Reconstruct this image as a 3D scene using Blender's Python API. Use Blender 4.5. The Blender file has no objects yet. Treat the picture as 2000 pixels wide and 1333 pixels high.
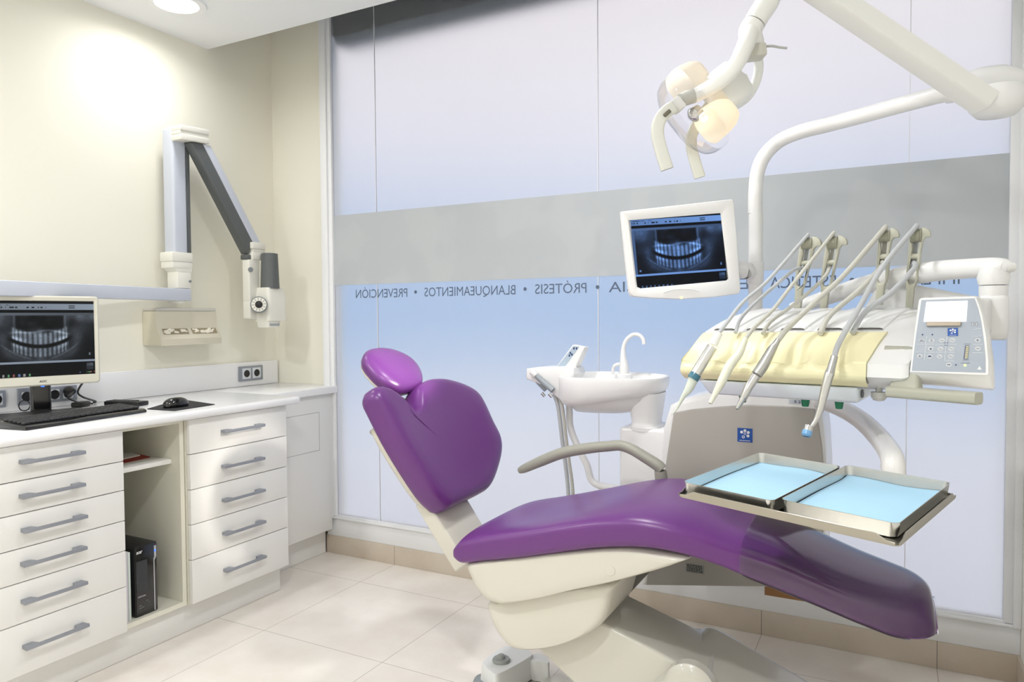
import bpy, bmesh, math, random
from mathutils import Vector as V, Matrix
random.seed(7)
PI = math.pi
D = bpy.data
C = bpy.context.scene.collection
UP = V((0, 0, 1)); AX = V((1, 0, 0)); AY = V((0, 1, 0))

# ------------------------------------------------------------------ surveyed camera
FOC, YAW, PITCH, ROLL, EYE = 1404.739, -.485554492, -.0325171312, -.00662734848, 1.265
_f = V((math.sin(YAW) * math.cos(PITCH), math.cos(YAW) * math.cos(PITCH), math.sin(PITCH)))
_r0 = V((math.cos(YAW), -math.sin(YAW), 0)); _u0 = _r0.cross(_f)
RT = _r0 * math.cos(ROLL) + _u0 * math.sin(ROLL)
UPV = -_r0 * math.sin(ROLL) + _u0 * math.cos(ROLL)
CAM = V((0, 0, EYE))
def ray(px, py): return _f + RT * ((px - 1000) / FOC) - UPV * ((py - 666.5) / FOC)
def onx(px, py, x): d = ray(px, py); return CAM + d * (x / d.x)
def ony(px, py, y): d = ray(px, py); return CAM + d * (y / d.y)
def onz(px, py, z): d = ray(px, py); return CAM + d * ((z - EYE) / d.z)
def ond(px, py, k): return CAM + ray(px, py) * k
def onp(px, py, p0, n): d = ray(px, py); return CAM + d * ((p0 - CAM).dot(n) / d.dot(n))

# ------------------------------------------------------------------ materials
def lin(c):
    c = c / 255
    return c / 12.92 if c <= .04045 else ((c + .055) / 1.055) ** 2.4
def rgb(r, g, b): return (lin(r), lin(g), lin(b), 1)
MATS = {}
def mat(name, col, rough=.4, metal=0, coat=0, bump=0, bscale=300, emit=None, estr=0, trans=0, ior=1.5, alpha=1, var=0, vscale=6, sheen=0, spec=.5):
    if name in MATS: return MATS[name]
    m = D.materials.new(name); m.use_nodes = True
    nt = m.node_tree; b = nt.nodes['Principled BSDF']
    b.inputs['Base Color'].default_value = col
    b.inputs['Roughness'].default_value = rough; b.inputs['Metallic'].default_value = metal
    b.inputs['Coat Weight'].default_value = coat; b.inputs['Coat Roughness'].default_value = .08
    b.inputs['Transmission Weight'].default_value = trans; b.inputs['IOR'].default_value = ior
    b.inputs['Alpha'].default_value = alpha; b.inputs['Specular IOR Level'].default_value = spec
    if emit:
        b.inputs['Emission Color'].default_value = emit; b.inputs['Emission Strength'].default_value = estr
    tc = nt.nodes.new('ShaderNodeTexCoord')
    if bump:
        n = nt.nodes.new('ShaderNodeTexNoise'); n.inputs['Scale'].default_value = bscale; n.inputs['Detail'].default_value = 3
        bp = nt.nodes.new('ShaderNodeBump'); bp.inputs['Strength'].default_value = bump; bp.inputs['Distance'].default_value = .001
        nt.links.new(tc.outputs['Object'], n.inputs['Vector']); nt.links.new(n.outputs['Fac'], bp.inputs['Height'])
        nt.links.new(bp.outputs['Normal'], b.inputs['Normal'])
    if var:
        n = nt.nodes.new('ShaderNodeTexNoise'); n.inputs['Scale'].default_value = vscale; n.inputs['Detail'].default_value = 5
        mx = nt.nodes.new('ShaderNodeMix'); mx.data_type = 'RGBA'
        mx.inputs[6].default_value = col; mx.inputs[7].default_value = (col[0] * (1 - var), col[1] * (1 - var), col[2] * (1 - var), 1)
        nt.links.new(tc.outputs['Object'], n.inputs['Vector']); nt.links.new(n.outputs['Fac'], mx.inputs[0])
        nt.links.new(mx.outputs[2], b.inputs['Base Color'])
    MATS[name] = m
    return m
WHITE = mat('white_plastic', rgb(238, 238, 238), .28, coat=.3)
WARMW = mat('ivory_plastic', rgb(236, 236, 233), .3, coat=.25)
SHELL = mat('chair_shell_plastic', rgb(208, 205, 194), .35, coat=.2)
ARMG = mat('chair_arm_enamel', rgb(198, 196, 186), .3, coat=.4)
LAC = mat('white_laminate', rgb(233, 232, 229), .32)
LACED = mat('laminate_edge', rgb(226, 224, 210), .4)
TOPM = mat('white_worktop', rgb(242, 242, 243), .25, coat=.2)
WALLW = mat('offwhite_paint', rgb(236, 235, 228), .75)
WALLM = mat('cream_paint', rgb(240, 237, 223), .7, bump=.05, bscale=120)
CEILM = mat('ceiling_paint', rgb(238, 240, 242), .8)
FRAMEM = mat('white_frame_paint', rgb(240, 241, 243), .4)
HANDLE = mat('grey_handle_lacquer', rgb(150, 154, 162), .38, metal=.35)
BLACK = mat('black_plastic', rgb(22, 22, 24), .35)
BLACKG = mat('black_gloss', rgb(14, 14, 16), .12, coat=.5)
KEYM = mat('keycap_black', rgb(52, 52, 54), .45)
SILVERP = mat('silver_plastic', rgb(214, 211, 198), .35, metal=.15)
SOCKG = mat('socket_grey', rgb(150, 155, 164), .35, metal=.3)
SOCKW = mat('socket_insert', rgb(214, 218, 224), .35)
DGREY = mat('dark_grey_plastic', rgb(94, 98, 98), .5)
MGREY = mat('mid_grey_plastic', rgb(128, 134, 136), .45)
GREEN_GREY = mat('armrest_grey', rgb(158, 158, 146), .42)
WHIPM = mat('whip_arm_grey', rgb(190, 190, 174), .4)
HOSE = mat('pale_grey_hose', rgb(198, 197, 188), .5)
HOSEB = mat('cool_grey_hose', rgb(190, 193, 196), .5)
STEEL = mat('brushed_steel', rgb(214, 214, 212), .25, metal=1, bump=.15, bscale=80)
STEELD = mat('worn_steel', rgb(176, 172, 162), .32, metal=1, bump=.2, bscale=60)
CHROME = mat('satin_chrome', rgb(205, 205, 205), .2, metal=1)
PURPLE = mat('purple_leatherette', rgb(102, 51, 121), .33, bump=.03, bscale=900, spec=.5)
CREAM = mat('cream_silicone', rgb(240, 233, 192), .42)
GREYPANEL = mat('unit_grey_panel', rgb(176, 172, 166), .35, coat=.2)
XRAYW = mat('xray_white_enamel', rgb(234, 232, 222), .35)
XRAYL = mat('xray_aluminium_lavender', rgb(205, 210, 222), .35)
KEYPAD = mat('keypad_grey_film', rgb(170, 178, 190), .4)
KEYLINE = mat('keypad_white_print', rgb(232, 234, 236), .5)
KEYBLUE = mat('keypad_navy_print', rgb(38, 62, 108), .5)
KEYBTN = mat('keypad_button', rgb(200, 203, 206), .4)
LOGOB = mat('logo_blue', rgb(24, 82, 168), .4)
PAPERB = mat('blue_paper', rgb(166, 206, 230), .8, bump=.15, bscale=25)
PAPERW = mat('white_paper', rgb(232, 230, 226), .8)
REDF = mat('red_folder', rgb(150, 46, 36), .6)
GREENP = mat('green_plug', rgb(20, 118, 84), .45)
LENSBLUE = mat('turbine_blue_cap', rgb(120, 170, 214), .3)
BLUER = mat('teal_ring', rgb(52, 110, 130), .3, coat=.4)
DISP = mat('dispenser_beige', rgb(214, 208, 188), .45)
DISPF = mat('dispenser_grey', rgb(206, 204, 194), .45)
WOOD = mat('plywood', rgb(168, 122, 82), .6, var=.2, vscale=14)
STICK = mat('label_silver', rgb(150, 150, 146), .5)
INK = mat('dark_ink', rgb(40, 42, 44), .6)
PEDALM = mat('pedal_shell_white', rgb(222, 224, 224), .4)
PEDALG = mat('pedal_grey', rgb(150, 154, 152), .45)
TEXTG = mat('vinyl_lettering', rgb(92, 104, 124), .6)
LEDO = mat('amber_led', rgb(255, 210, 120), .3, emit=rgb(255, 200, 90), estr=4)
LEDG = mat('green_led', rgb(200, 255, 120), .3, emit=rgb(190, 240, 90), estr=3)
LEDB = mat('blue_led', rgb(60, 110, 255), .3, emit=rgb(60, 110, 255), estr=1.5)
LCD = mat('lit_display', rgb(255, 250, 245), .3, emit=rgb(255, 250, 244), estr=1.6)
LAMPD = mat('downlight_lens', rgb(255, 255, 255), .4, emit=(1, .985, .95, 1), estr=14)

def node_mat(name):
    m = D.materials.new(name); m.use_nodes = True
    nt = m.node_tree; nt.nodes.clear()
    o = nt.nodes.new('ShaderNodeOutputMaterial')
    return m, nt, o
def clear_mat(name, tint=(1, 1, 1, 1), gloss=.12, rough=.05, k=1):
    m, nt, o = node_mat(name)
    t = nt.nodes.new('ShaderNodeBsdfTransparent'); t.inputs['Color'].default_value = tint
    g = nt.nodes.new('ShaderNodeBsdfGlossy'); g.inputs['Roughness'].default_value = rough
    fr = nt.nodes.new('ShaderNodeFresnel'); fr.inputs['IOR'].default_value = 1.45
    ad = nt.nodes.new('ShaderNodeMath'); ad.operation = 'MULTIPLY_ADD'; ad.inputs[1].default_value = k; ad.inputs[2].default_value = gloss
    ad.use_clamp = True
    mx = nt.nodes.new('ShaderNodeMixShader')
    nt.links.new(fr.outputs[0], ad.inputs[0]); nt.links.new(ad.outputs[0], mx.inputs[0])
    nt.links.new(t.outputs[0], mx.inputs[1]); nt.links.new(g.outputs[0], mx.inputs[2]); nt.links.new(mx.outputs[0], o.inputs[0])
    return m
COVER = clear_mat('clear_plastic_sheet', (.97, .96, .98, 1), .02, .08, 1.05)
SHIELD = clear_mat('clear_lamp_shield', (.97, .97, .98, 1), .03, .03, .45)
def frosted_glass():
    m, nt, o = node_mat('frosted_glass_film')
    g = nt.nodes.new('ShaderNodeBsdfRefraction'); g.inputs['Roughness'].default_value = GLASS_ROUGH; g.inputs['IOR'].default_value = 1.45
    g.inputs['Color'].default_value = (1, .995, .985, 1)
    d = nt.nodes.new('ShaderNodeBsdfDiffuse'); d.inputs['Color'].default_value = rgb(225, 230, 240)
    gl = nt.nodes.new('ShaderNodeBsdfGlossy'); gl.inputs['Roughness'].default_value = .5
    m1 = nt.nodes.new('ShaderNodeMixShader'); m1.inputs[0].default_value = .10
    m2 = nt.nodes.new('ShaderNodeMixShader'); m2.inputs[0].default_value = .03
    nt.links.new(g.outputs[0], m1.inputs[1]); nt.links.new(d.outputs[0], m1.inputs[2])
    nt.links.new(m1.outputs[0], m2.inputs[1]); nt.links.new(gl.outputs[0], m2.inputs[2]); nt.links.new(m2.outputs[0], o.inputs[0])
    return m
GLASS_ROUGH = .42
GLASSM = frosted_glass()
def film_mat():
    m, nt, o = node_mat('grey_vinyl_band')
    d = nt.nodes.new('ShaderNodeBsdfDiffuse'); d.inputs['Color'].default_value = rgb(205, 206, 202)
    t = nt.nodes.new('ShaderNodeBsdfTranslucent'); t.inputs['Color'].default_value = rgb(232, 233, 232)
    mx = nt.nodes.new('ShaderNodeMixShader'); mx.inputs[0].default_value = .5
    n = nt.nodes.new('ShaderNodeTexNoise'); n.inputs['Scale'].default_value = 4; n.inputs['Detail'].default_value = 1.5
    tc = nt.nodes.new('ShaderNodeTexCoord'); r = nt.nodes.new('ShaderNodeValToRGB')
    r.color_ramp.elements[0].position = .48; r.color_ramp.elements[0].color = rgb(218, 222, 224)
    r.color_ramp.elements[1].position = .53; r.color_ramp.elements[1].color = rgb(223, 227, 228)
    nt.links.new(tc.outputs['Object'], n.inputs['Vector']); nt.links.new(n.outputs['Fac'], r.inputs[0]); nt.links.new(r.outputs[0], d.inputs['Color'])
    nt.links.new(d.outputs[0], mx.inputs[1]); nt.links.new(t.outputs[0], mx.inputs[2]); nt.links.new(mx.outputs[0], o.inputs[0])
    return m
FILM = film_mat()
def lobe_mat():
    m, nt, o = node_mat('frosted_lamp_reflector')
    d = nt.nodes.new('ShaderNodeBsdfPrincipled'); d.inputs['Base Color'].default_value = rgb(240, 236, 228); d.inputs['Roughness'].default_value = .3
    t = nt.nodes.new('ShaderNodeBsdfTranslucent'); t.inputs['Color'].default_value = rgb(255, 244, 226)
    mx = nt.nodes.new('ShaderNodeMixShader'); mx.inputs[0].default_value = .5
    nt.links.new(d.outputs[0], mx.inputs[1]); nt.links.new(t.outputs[0], mx.inputs[2]); nt.links.new(mx.outputs[0], o.inputs[0])
    return m
LOBE = lobe_mat()
def tile_mat(name, w, h, off, col, mortar, rough, swap=False):
    m = D.materials.new(name); m.use_nodes = True
    nt = m.node_tree; b = nt.nodes['Principled BSDF']
    tc = nt.nodes.new('ShaderNodeTexCoord'); mp = nt.nodes.new('ShaderNodeMapping')
    mp.inputs['Location'].default_value = off
    br = nt.nodes.new('ShaderNodeTexBrick'); br.offset = 0; br.squash = 1
    br.inputs['Scale'].default_value = 1; br.inputs['Brick Width'].default_value = w; br.inputs['Row Height'].default_value = h
    br.inputs['Mortar Size'].default_value = .0016; br.inputs['Mortar Smooth'].default_value = .1; br.inputs['Bias'].default_value = 0
    br.inputs['Color1'].default_value = col; br.inputs['Color2'].default_value = (col[0] * .96, col[1] * .95, col[2] * .94, 1)
    br.inputs['Mortar'].default_value = mortar
    n = nt.nodes.new('ShaderNodeTexNoise'); n.inputs['Scale'].default_value = 3.2; n.inputs['Detail'].default_value = 8; n.inputs['Roughness'].default_value = .62
    r = nt.nodes.new('ShaderNodeValToRGB')
    r.color_ramp.elements[0].position = .3; r.color_ramp.elements[0].color = (.90, .875, .85, 1)
    r.color_ramp.elements[1].position = .62; r.color_ramp.elements[1].color = (1, 1, 1, 1)
    mx = nt.nodes.new('ShaderNodeMix'); mx.data_type = 'RGBA'; mx.blend_type = 'MULTIPLY'; mx.inputs[0].default_value = 1
    L = nt.links.new
    L(tc.outputs['Object'], mp.inputs['Vector']); L(mp.outputs[0], br.inputs['Vector']); L(tc.outputs['Object'], n.inputs['Vector'])
    L(n.outputs['Fac'], r.inputs[0]); L(br.outputs['Color'], mx.inputs[6]); L(r.outputs[0], mx.inputs[7]); L(mx.outputs[2], b.inputs['Base Color'])
    b.inputs['Roughness'].default_value = rough; b.inputs['Specular IOR Level'].default_value = .5
    return m
FLOORM = tile_mat('beige_floor_tiles', .6, .6, (2.245, -2.077 + 6, 0), rgb(240, 235, 228), rgb(188, 182, 174), .28)
SKIRTM = tile_mat('beige_skirting_tiles', .6, 5, (2.245 - .0, 2, 0), rgb(214, 203, 188), rgb(150, 140, 128), .4)

# ------------------------------------------------------------------ mesh builder
class MB:
    def __init__(s): s.v = []; s.f = []
    def add(s, vs, fs):
        o = len(s.v); s.v += [V(v) for v in vs]; s.f += [[i + o for i in f] for f in fs]; return s
    def addbm(s, bm, M=None):
        bm.verts.index_update()
        vs = [(M @ v.co if M else v.co.copy()) for v in bm.verts]; fs = [[v.index for v in f.verts] for f in bm.faces]
        bm.free(); return s.add(vs, fs)
    def box(s, c, size, R=None, bev=0, seg=2):
        bm = bmesh.new(); bmesh.ops.create_cube(bm, size=1)
        for v in bm.verts: v.co = V((v.co.x * size[0], v.co.y * size[1], v.co.z * size[2]))
        if bev: bmesh.ops.bevel(bm, geom=bm.edges[:], offset=bev, segments=seg, profile=.5, affect='EDGES')
        M = Matrix.Translation(V(c)) @ (R.to_4x4() if R else Matrix.Identity(4))
        return s.addbm(bm, M)
    def bb(s, x0, x1, y0, y1, z0, z1, bev=0, seg=2):
        return s.box(((x0 + x1) / 2, (y0 + y1) / 2, (z0 + z1) / 2), (abs(x1 - x0), abs(y1 - y0), abs(z1 - z0)), None, bev, seg)
    def hexa(s, top, bot, bev=0, seg=3):
        bm = bmesh.new(); t = [bm.verts.new(p) for p in top]; b = [bm.verts.new(p) for p in bot]
        bm.faces.new(t); bm.faces.new(b[::-1])
        n = len(t)
        for i in range(n): bm.faces.new((t[i], b[i], b[(i + 1) % n], t[(i + 1) % n]))
        bmesh.ops.recalc_face_normals(bm, faces=bm.faces[:])
        if bev: bmesh.ops.bevel(bm, geom=bm.edges[:], offset=bev, segments=seg, profile=.5, affect='EDGES')
        return s.addbm(bm)
    def extr(s, outline, O, ua, ub, un, depth, bev=0, seg=2):
        O, ua, ub, un = V(O), V(ua), V(ub), V(un)
        bm = bmesh.new()
        a = [bm.verts.new(O + ua * p[0] + ub * p[1]) for p in outline]
        b = [bm.verts.new(O + ua * p[0] + ub * p[1] + un * depth) for p in outline]
        fa = bm.faces.new(a); fb = bm.faces.new(b[::-1]); n = len(a)
        for i in range(n): bm.faces.new((a[i], b[i], b[(i + 1) % n], a[(i + 1) % n]))
        bmesh.ops.recalc_face_normals(bm, faces=bm.faces[:])
        if bev: bmesh.ops.bevel(bm, geom=list(fa.edges) + list(fb.edges), offset=bev, segments=seg, profile=.5, affect='EDGES')
        return s.addbm(bm)
    def rings(s, rs, cap=True, closed=True):
        n = len(rs[0]); vs = [p for r in rs for p in r]; fs = []
        m = n if closed else n - 1
        for k in range(len(rs) - 1):
            for i in range(m):
                j = (i + 1) % n
                fs.append([k * n + i, k * n + j, (k + 1) * n + j, (k + 1) * n + i])
        if cap and closed:
            fs.append(list(range(n))[::-1]); fs.append([(len(rs) - 1) * n + i for i in range(n)])
        return s.add(vs, fs)
    def tube(s, pts, r, seg=12, sub=6, cap=True, flat=None, up=UP):
        pts = [V(p) for p in pts]
        rr = list(r) if isinstance(r, (list, tuple)) else [r] * len(pts)
        P, Rr = [], []
        if sub > 1 and len(pts) > 2:
            for i in range(len(pts) - 1):
                p0 = pts[max(i - 1, 0)]; p1 = pts[i]; p2 = pts[i + 1]; p3 = pts[min(i + 2, len(pts) - 1)]
                for k in range(sub):
                    t = k / sub; P.append(cr(p0, p1, p2, p3, t)); Rr.append(rr[i] + (rr[i + 1] - rr[i]) * t)
            P.append(pts[-1]); Rr.append(rr[-1])
        else: P, Rr = pts, rr
        rs = []; side = None
        for i, p in enumerate(P):
            t = (P[min(i + 1, len(P) - 1)] - P[max(i - 1, 0)]).normalized()
            if side is None:
                u = up if abs(t.dot(up)) < .95 else AX
                side = t.cross(u).normalized()
            else:
                side = (side - t * side.dot(t)).normalized()
            o = side.cross(t).normalized(); f = flat or 1
            rs.append([p + side * (math.cos(2 * PI * k / seg) * Rr[i]) + o * (math.sin(2 * PI * k / seg) * Rr[i] * f) for k in range(seg)])
        return s.rings(rs, cap)
    def lathe(s, prof, O, axis=UP, seg=24, cap=True):
        O = V(O); a = V(axis).normalized(); u = a.orthogonal().normalized(); w = a.cross(u)
        return s.rings([[O + a * h + (u * math.cos(2 * PI * k / seg) + w * math.sin(2 * PI * k / seg)) * max(r, 1e-5) for k in range(seg)] for r, h in prof], cap)
    def ringloft(s, outline, O, ua, ub, un, prof, bend=None, ctr=None, cap=True):
        O, ua, ub, un = V(O), V(ua), V(ub), V(un)
        if ctr is None: ctr = (sum(p[0] for p in outline) / len(outline), sum(p[1] for p in outline) / len(outline))
        rs = []
        for sc, h in prof:
            ring = []
            for p in outline:
                a = ctr[0] + (p[0] - ctr[0]) * sc; b = ctr[1] + (p[1] - ctr[1]) * sc
                ring.append(O + ua * a + ub * b + un * (h + (bend(a, b) if bend else 0)))
            rs.append(ring)
        return s.rings(rs, cap)
    def build(s, name, m, parent=None, smooth=35, kind=None, label=None):
        me = D.meshes.new(name); o = D.objects.new(name, me); C.objects.link(o)
        off = V((0, 0, 0))
        if parent is not None: off = wloc(parent)
        me.from_pydata([v - off for v in s.v], [], s.f); me.update()
        bm = bmesh.new(); bm.from_mesh(me); bmesh.ops.recalc_face_normals(bm, faces=bm.faces[:]); bm.to_mesh(me); bm.free()
        me.materials.append(m)
        if smooth:
            for p in me.polygons: p.use_smooth = True
            me.set_sharp_from_angle(angle=math.radians(smooth))
        if parent is not None: o.parent = parent
        if kind: o['kind'] = kind
        if label: o['label'] = label
        return o
def wloc(o):
    l = V((0, 0, 0))
    while o is not None: l += o.location; o = o.parent
    return l
def cr(p0, p1, p2, p3, t):
    return .5 * ((2 * p1) + (p2 - p0) * t + (2 * p0 - 5 * p1 + 4 * p2 - p3) * t * t + (3 * p1 - p0 - 3 * p2 + p3) * t * t * t)
def spline2(pts, n=96, closed=True):
    P = [V((p[0], p[1], 0)) for p in pts]; k = len(P); out = []
    per = max(2, n // k)
    for i in range(k if closed else k - 1):
        g = (lambda j: P[j % k]) if closed else (lambda j: P[min(max(j, 0), k - 1)])
        for q in range(per):
            w = cr(g(i - 1), g(i), g(i + 1), g(i + 2), q / per); out.append((w.x, w.y))
    if not closed: out.append((P[-1].x, P[-1].y))
    return out
def thing(name, label, cat, loc=(0, 0, 0), group=None):
    o = D.objects.new(name, None); o.empty_display_size = .05; C.objects.link(o); o.location = loc
    o['label'] = label; o['category'] = cat
    if group: o['group'] = group
    return o
def tag(o, label, cat, group=None):
    o['label'] = label; o['category'] = cat
    if group: o['group'] = group
    return o
def text_mb(mb, s, O, ua, ub, width, height, lift=.0004, bold=0, shear=0):
    cu = D.curves.new('t', 'FONT'); cu.body = s; cu.size = 1; cu.resolution_u = 3; cu.offset = bold; cu.shear = shear
    o = D.objects.new('t', cu); C.objects.link(o)
    bpy.context.view_layer.update()
    me = D.meshes.new_from_object(o.evaluated_get(bpy.context.evaluated_depsgraph_get()))
    D.objects.remove(o); D.curves.remove(cu)
    xs = [v.co.x for v in me.vertices]; ys = [v.co.y for v in me.vertices]
    if not xs: return mb
    x0, x1 = min(xs), max(xs); y0 = 0; y1 = .7
    O, ua, ub = V(O), V(ua).normalized(), V(ub).normalized(); n = ua.cross(ub)
    k = width / (x1 - x0); h = height / y1 if height else k
    mb.add([O + ua * ((v.co.x - x0) * k) + ub * (v.co.y * h) + n * lift for v in me.vertices], [list(p.vertices) for p in me.polygons])
    D.meshes.remove(me)
    return mb
def disc(mb, O, ua, ub, r, n=20, r0=0, sx=1):
    O, ua, ub = V(O), V(ua), V(ub)
    P = [O + ua * (math.cos(2 * PI * k / n) * r * sx) + ub * (math.sin(2 * PI * k / n) * r) for k in range(n)]
    if r0:
        Q = [O + ua * (math.cos(2 * PI * k / n) * r0 * sx) + ub * (math.sin(2 * PI * k / n) * r0) for k in range(n)]
        mb.add(P + Q, [[k, (k + 1) % n, n + (k + 1) % n, n + k] for k in range(n)])
    else: mb.add(P, [list(range(n))])
    return mb
def quad(mb, O, ua, ub, a0, a1, b0, b1):
    O, ua, ub = V(O), V(ua), V(ub)
    return mb.add([O + ua * a0 + ub * b0, O + ua * a1 + ub * b0, O + ua * a1 + ub * b1, O + ua * a0 + ub * b1], [[0, 1, 2, 3]])
def rrect(w, h, r, n=5, cx=0, cy=0):
    P = []
    for sx, sy, a0 in ((1, 1, 0), (-1, 1, 90), (-1, -1, 180), (1, -1, 270)):
        for k in range(n + 1):
            a = math.radians(a0 + 90 * k / n); P.append((cx + sx * (w / 2 - r) + r * math.cos(a), cy + sy * (h / 2 - r) + r * math.sin(a)))
    return P
def rrect2(x0, x1, y0, y1, r, n=4): return rrect(x1 - x0, y1 - y0, r, n, (x0 + x1) / 2, (y0 + y1) / 2)

# ------------------------------------------------------------------ the room
XL, XR, YG, ZC = -3.09, .40, 2.945, 2.64
def struct(name, mb, m, parent=None, smooth=35):
    return mb.build(name, m, parent, smooth, 'structure')
struct('floor', MB().bb(XL - .1, XR + .1, -1.7, 3.03, -.1, 0), FLOORM, smooth=0)
struct('wall_left', MB().bb(XL - .1, XL, -1.7, 3.2, 0, 3.3), WALLM, smooth=0)
struct('wall_right', MB().bb(XR, XR + .1, -1.7, 3.2, 0, 3.3), WALLW, smooth=0)
struct('wall_front', MB().bb(XL, XR, -1.8, -1.7, 0, 3.3), WALLW, smooth=0)
struct('wall_back', MB().bb(XL, -2.692, 2.985, 3.0, 0, 3.3), WALLM, smooth=0)
struct('ceiling', MB().bb(XL, XR, -1.7, 2.56, ZC, 3.3), CEILM, smooth=0)
struct('ceiling_recess', MB().bb(XL, XR, 2.56, 3.2, 3.25, 3.3), CEILM, smooth=0)
struct('baseboard_back', MB().bb(-2.70, XR, YG, 3.02, 0, .0984, .002), SKIRTM)
struct('baseboard_right', MB().bb(XR - .009, XR, 1.2, YG, 0, .0984, .002), SKIRTM)
struct('trim_1', MB().bb(-2.692, XR, YG, 3.02, .0984, .193, .003), FRAMEM)
win = D.objects.new('window_1', None); C.objects.link(win); win.location = (-1.14, 2.96, .2); win['kind'] = 'structure'
fr = MB()
fr.bb(-2.692, -2.648, 2.93, 3.0, .195, 3.25, .003); fr.bb(-2.65, -2.625, 2.942, 2.99, .205, 3.25, .003)
fr.bb(.376, XR, 2.93, 3.0, .195, 3.25, .003); fr.bb(.349, .378, 2.942, 2.99, .205, 3.25, .003)
fr.bb(-2.65, .378, 2.935, 3.0, .193, .203, .003); fr.bb(-2.63, .355, 2.944, 2.99, .202, .2118, .002)
struct('window_frame', fr, FRAMEM, win)
gl = MB()
JO = (-2.626, -2.343, -1.1335, .051, .350)
for a, b in zip(JO, JO[1:]):
    gl.bb(a + .0008, b - .0008, 2.957, 2.963, .2115, 3.25)
struct('window_glass', gl, GLASSM, win, 0)
sl = MB()
for x in JO[1:-1]: sl.bb(x - .0013, x + .0013, 2.9562, 2.9638, .2115, 3.25)
struct('glass_joint', sl, FRAMEM, win, 0)
struct('film_band', MB().bb(-2.635, .3495, 2.9543, 2.9556, 1.4425, 1.811), FILM, win, 0)
tx = MB()
for s, a, b in (('PREVENCIÓN', 695, 795.4), ('BLANQUEAMIENTOS', 829, 1006.6), ('PRÓTESIS', 1045, 1145.5), ('ENDODONCIA', 1189, 1462),
                ('ESTÉTICA', 1503.5, 1632.5), ('IMPLANTES', 1700, 1874)):
    p0, p1 = ony(b, 575, 2.9548), ony(a, 575, 2.9548)
    text_mb(tx, s, (p0.x, 2.9548, 1.3725), (-1, 0, 0), UP, p0.x - p1.x, .0445, .0002)
for q in (811.6, 1025.5, 1167, 1483, 1664):
    p = ony(q, 560, 2.9548); disc(tx, (p.x, 2.9545, 1.396), AX, UP, .0085)
struct('window_lettering', tx, TEXTG, win, 0)
# outside the frosted pane: pavement, shutter box and the end of the neighbouring pier
struct('street_pavement', MB().bb(-14, 14, 3.2, 22, -.25, -.15), mat('pavement_concrete', rgb(230, 238, 248), .8), smooth=0)
struct('shutter_box_outside', MB().bb(-2.685, 1.0, 2.975, 3.16, 2.75, 3.5, .01), mat('shutter_box_grey', rgb(48, 54, 54), .6))
struct('pier_outside', MB().bb(-3.2, -2.662, 3.0, 3.05, -.2, 3.5), WALLM, smooth=0)
struct('pier_outside_right', MB().bb(.42, 1.0, 3.2, 3.42, -.2, 3.5), WALLM, smooth=0)

# ceiling downlights
dl0 = onz(345, 6, ZC)
DLS = [(dl0.x, dl0.y), (-.9, 2.0), (-2.45, .55), (-.7, .45), (-2.45, -.9), (-.7, -.9)]
for i, (x, y) in enumerate(DLS):
    t = thing('ceiling_downlight', 'round lit recessed downlight in the white ceiling above the computer worktop' if i == 0 else
              'round recessed ceiling downlight outside the photographed corner of the room', 'ceiling light', (x, y, ZC), 'ceiling downlights')
    MB().lathe([(.086, -.001), (.09, -.008), (.118, -.008), (.121, -.003), (.121, .0)], (x, y, ZC), cap=False, seg=48).build('trim_ring', FRAMEM, t)
    MB().lathe([(.0001, -.004), (.087, -.004), (.087, -.001)], (x, y, ZC), cap=False, seg=48).build('lens', LAMPD, t)

# ------------------------------------------------------------------ worktop and cabinets along the left wall
XF = -2.46
ZT = .906
Y0 = .30
top = MB()
# nosed worktop: profile swept along Y, then the narrower shelf over the end cupboard
prof = [(-3.085, .871), (XF + .01, .871)] + [(XF + .016 + .0175 * math.cos(a), .8885 + .0175 * math.sin(a)) for a in [math.radians(k) for k in range(-90, 91, 22)]] + [(-3.085, ZT)]
top.extr([(p[0], p[1]) for p in prof], (0, Y0, 0), AX, UP, AY, 2.487 - Y0, .004)
top.bb(-3.085, -2.618, 2.487, 2.982, .8705, ZT, .003)
tag(top.build('worktop', TOPM), 'long white worktop with rounded front edge along the cream wall', 'worktop')
bs = MB().bb(-3.088, -3.068, Y0, 2.975, ZT + .0005, 1.034, .003)
tag(bs.build('backsplash', TOPM), 'low white backsplash strip behind the worktop', 'backsplash')
tag(MB().bb(-3.0, -2.514, Y0, 2.428, .001, .119, .002).build('plinth', LAC), 'white plinth running under the drawer cabinets', 'plinth')

def drawer_handle(y0, y1, z, parent):
    h = MB(); x = XF + .002
    h.bb(x + .021, x + .031, y0, y1, z - .0058, z + .0058, .002)
    for y, s in ((y0, 1), (y1, -1)):
        P = [(0, .004), (.030, .0005), (.0305, .030), (.023, .042), (.0, .034)]
        h.extr([(a, b * s) for a, b in P], (x - .002, y, z - .0066), AX, AY, UP, .0132, .0012)
    return h.build('handle', HANDLE, parent)
def drawers(name, label, y0, y1, zs, hy0, hy1, hz):
    t = thing(name, label, 'cabinet', ((XF - .3), (y0 + y1) / 2, .12))
    b = MB()
    b.bb(-3.04, XF - .022, y0 + .001, y0 + .018, .121, .8695); b.bb(-3.04, XF - .022, y1 - .018, y1 - .001, .121, .8695)
    b.bb(-3.04, -3.03, y0 + .018, y1 - .018, .121, .8695); b.bb(-3.04, XF - .022, y0 + .018, y1 - .018, .121, .137)
    b.build('carcass', LACED, t, 0)
    for i in range(len(zs) - 1):
        d = MB().bb(XF - .020, XF, y0 + .002, y1 - .002, zs[i + 1] + .0015, zs[i] - .0015, .0012).build('drawer_front', LAC, t)
        drawer_handle(hy0[i] if isinstance(hy0, list) else hy0, hy1[i] if isinstance(hy1, list) else hy1, hz[i], d)
    return t
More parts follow.
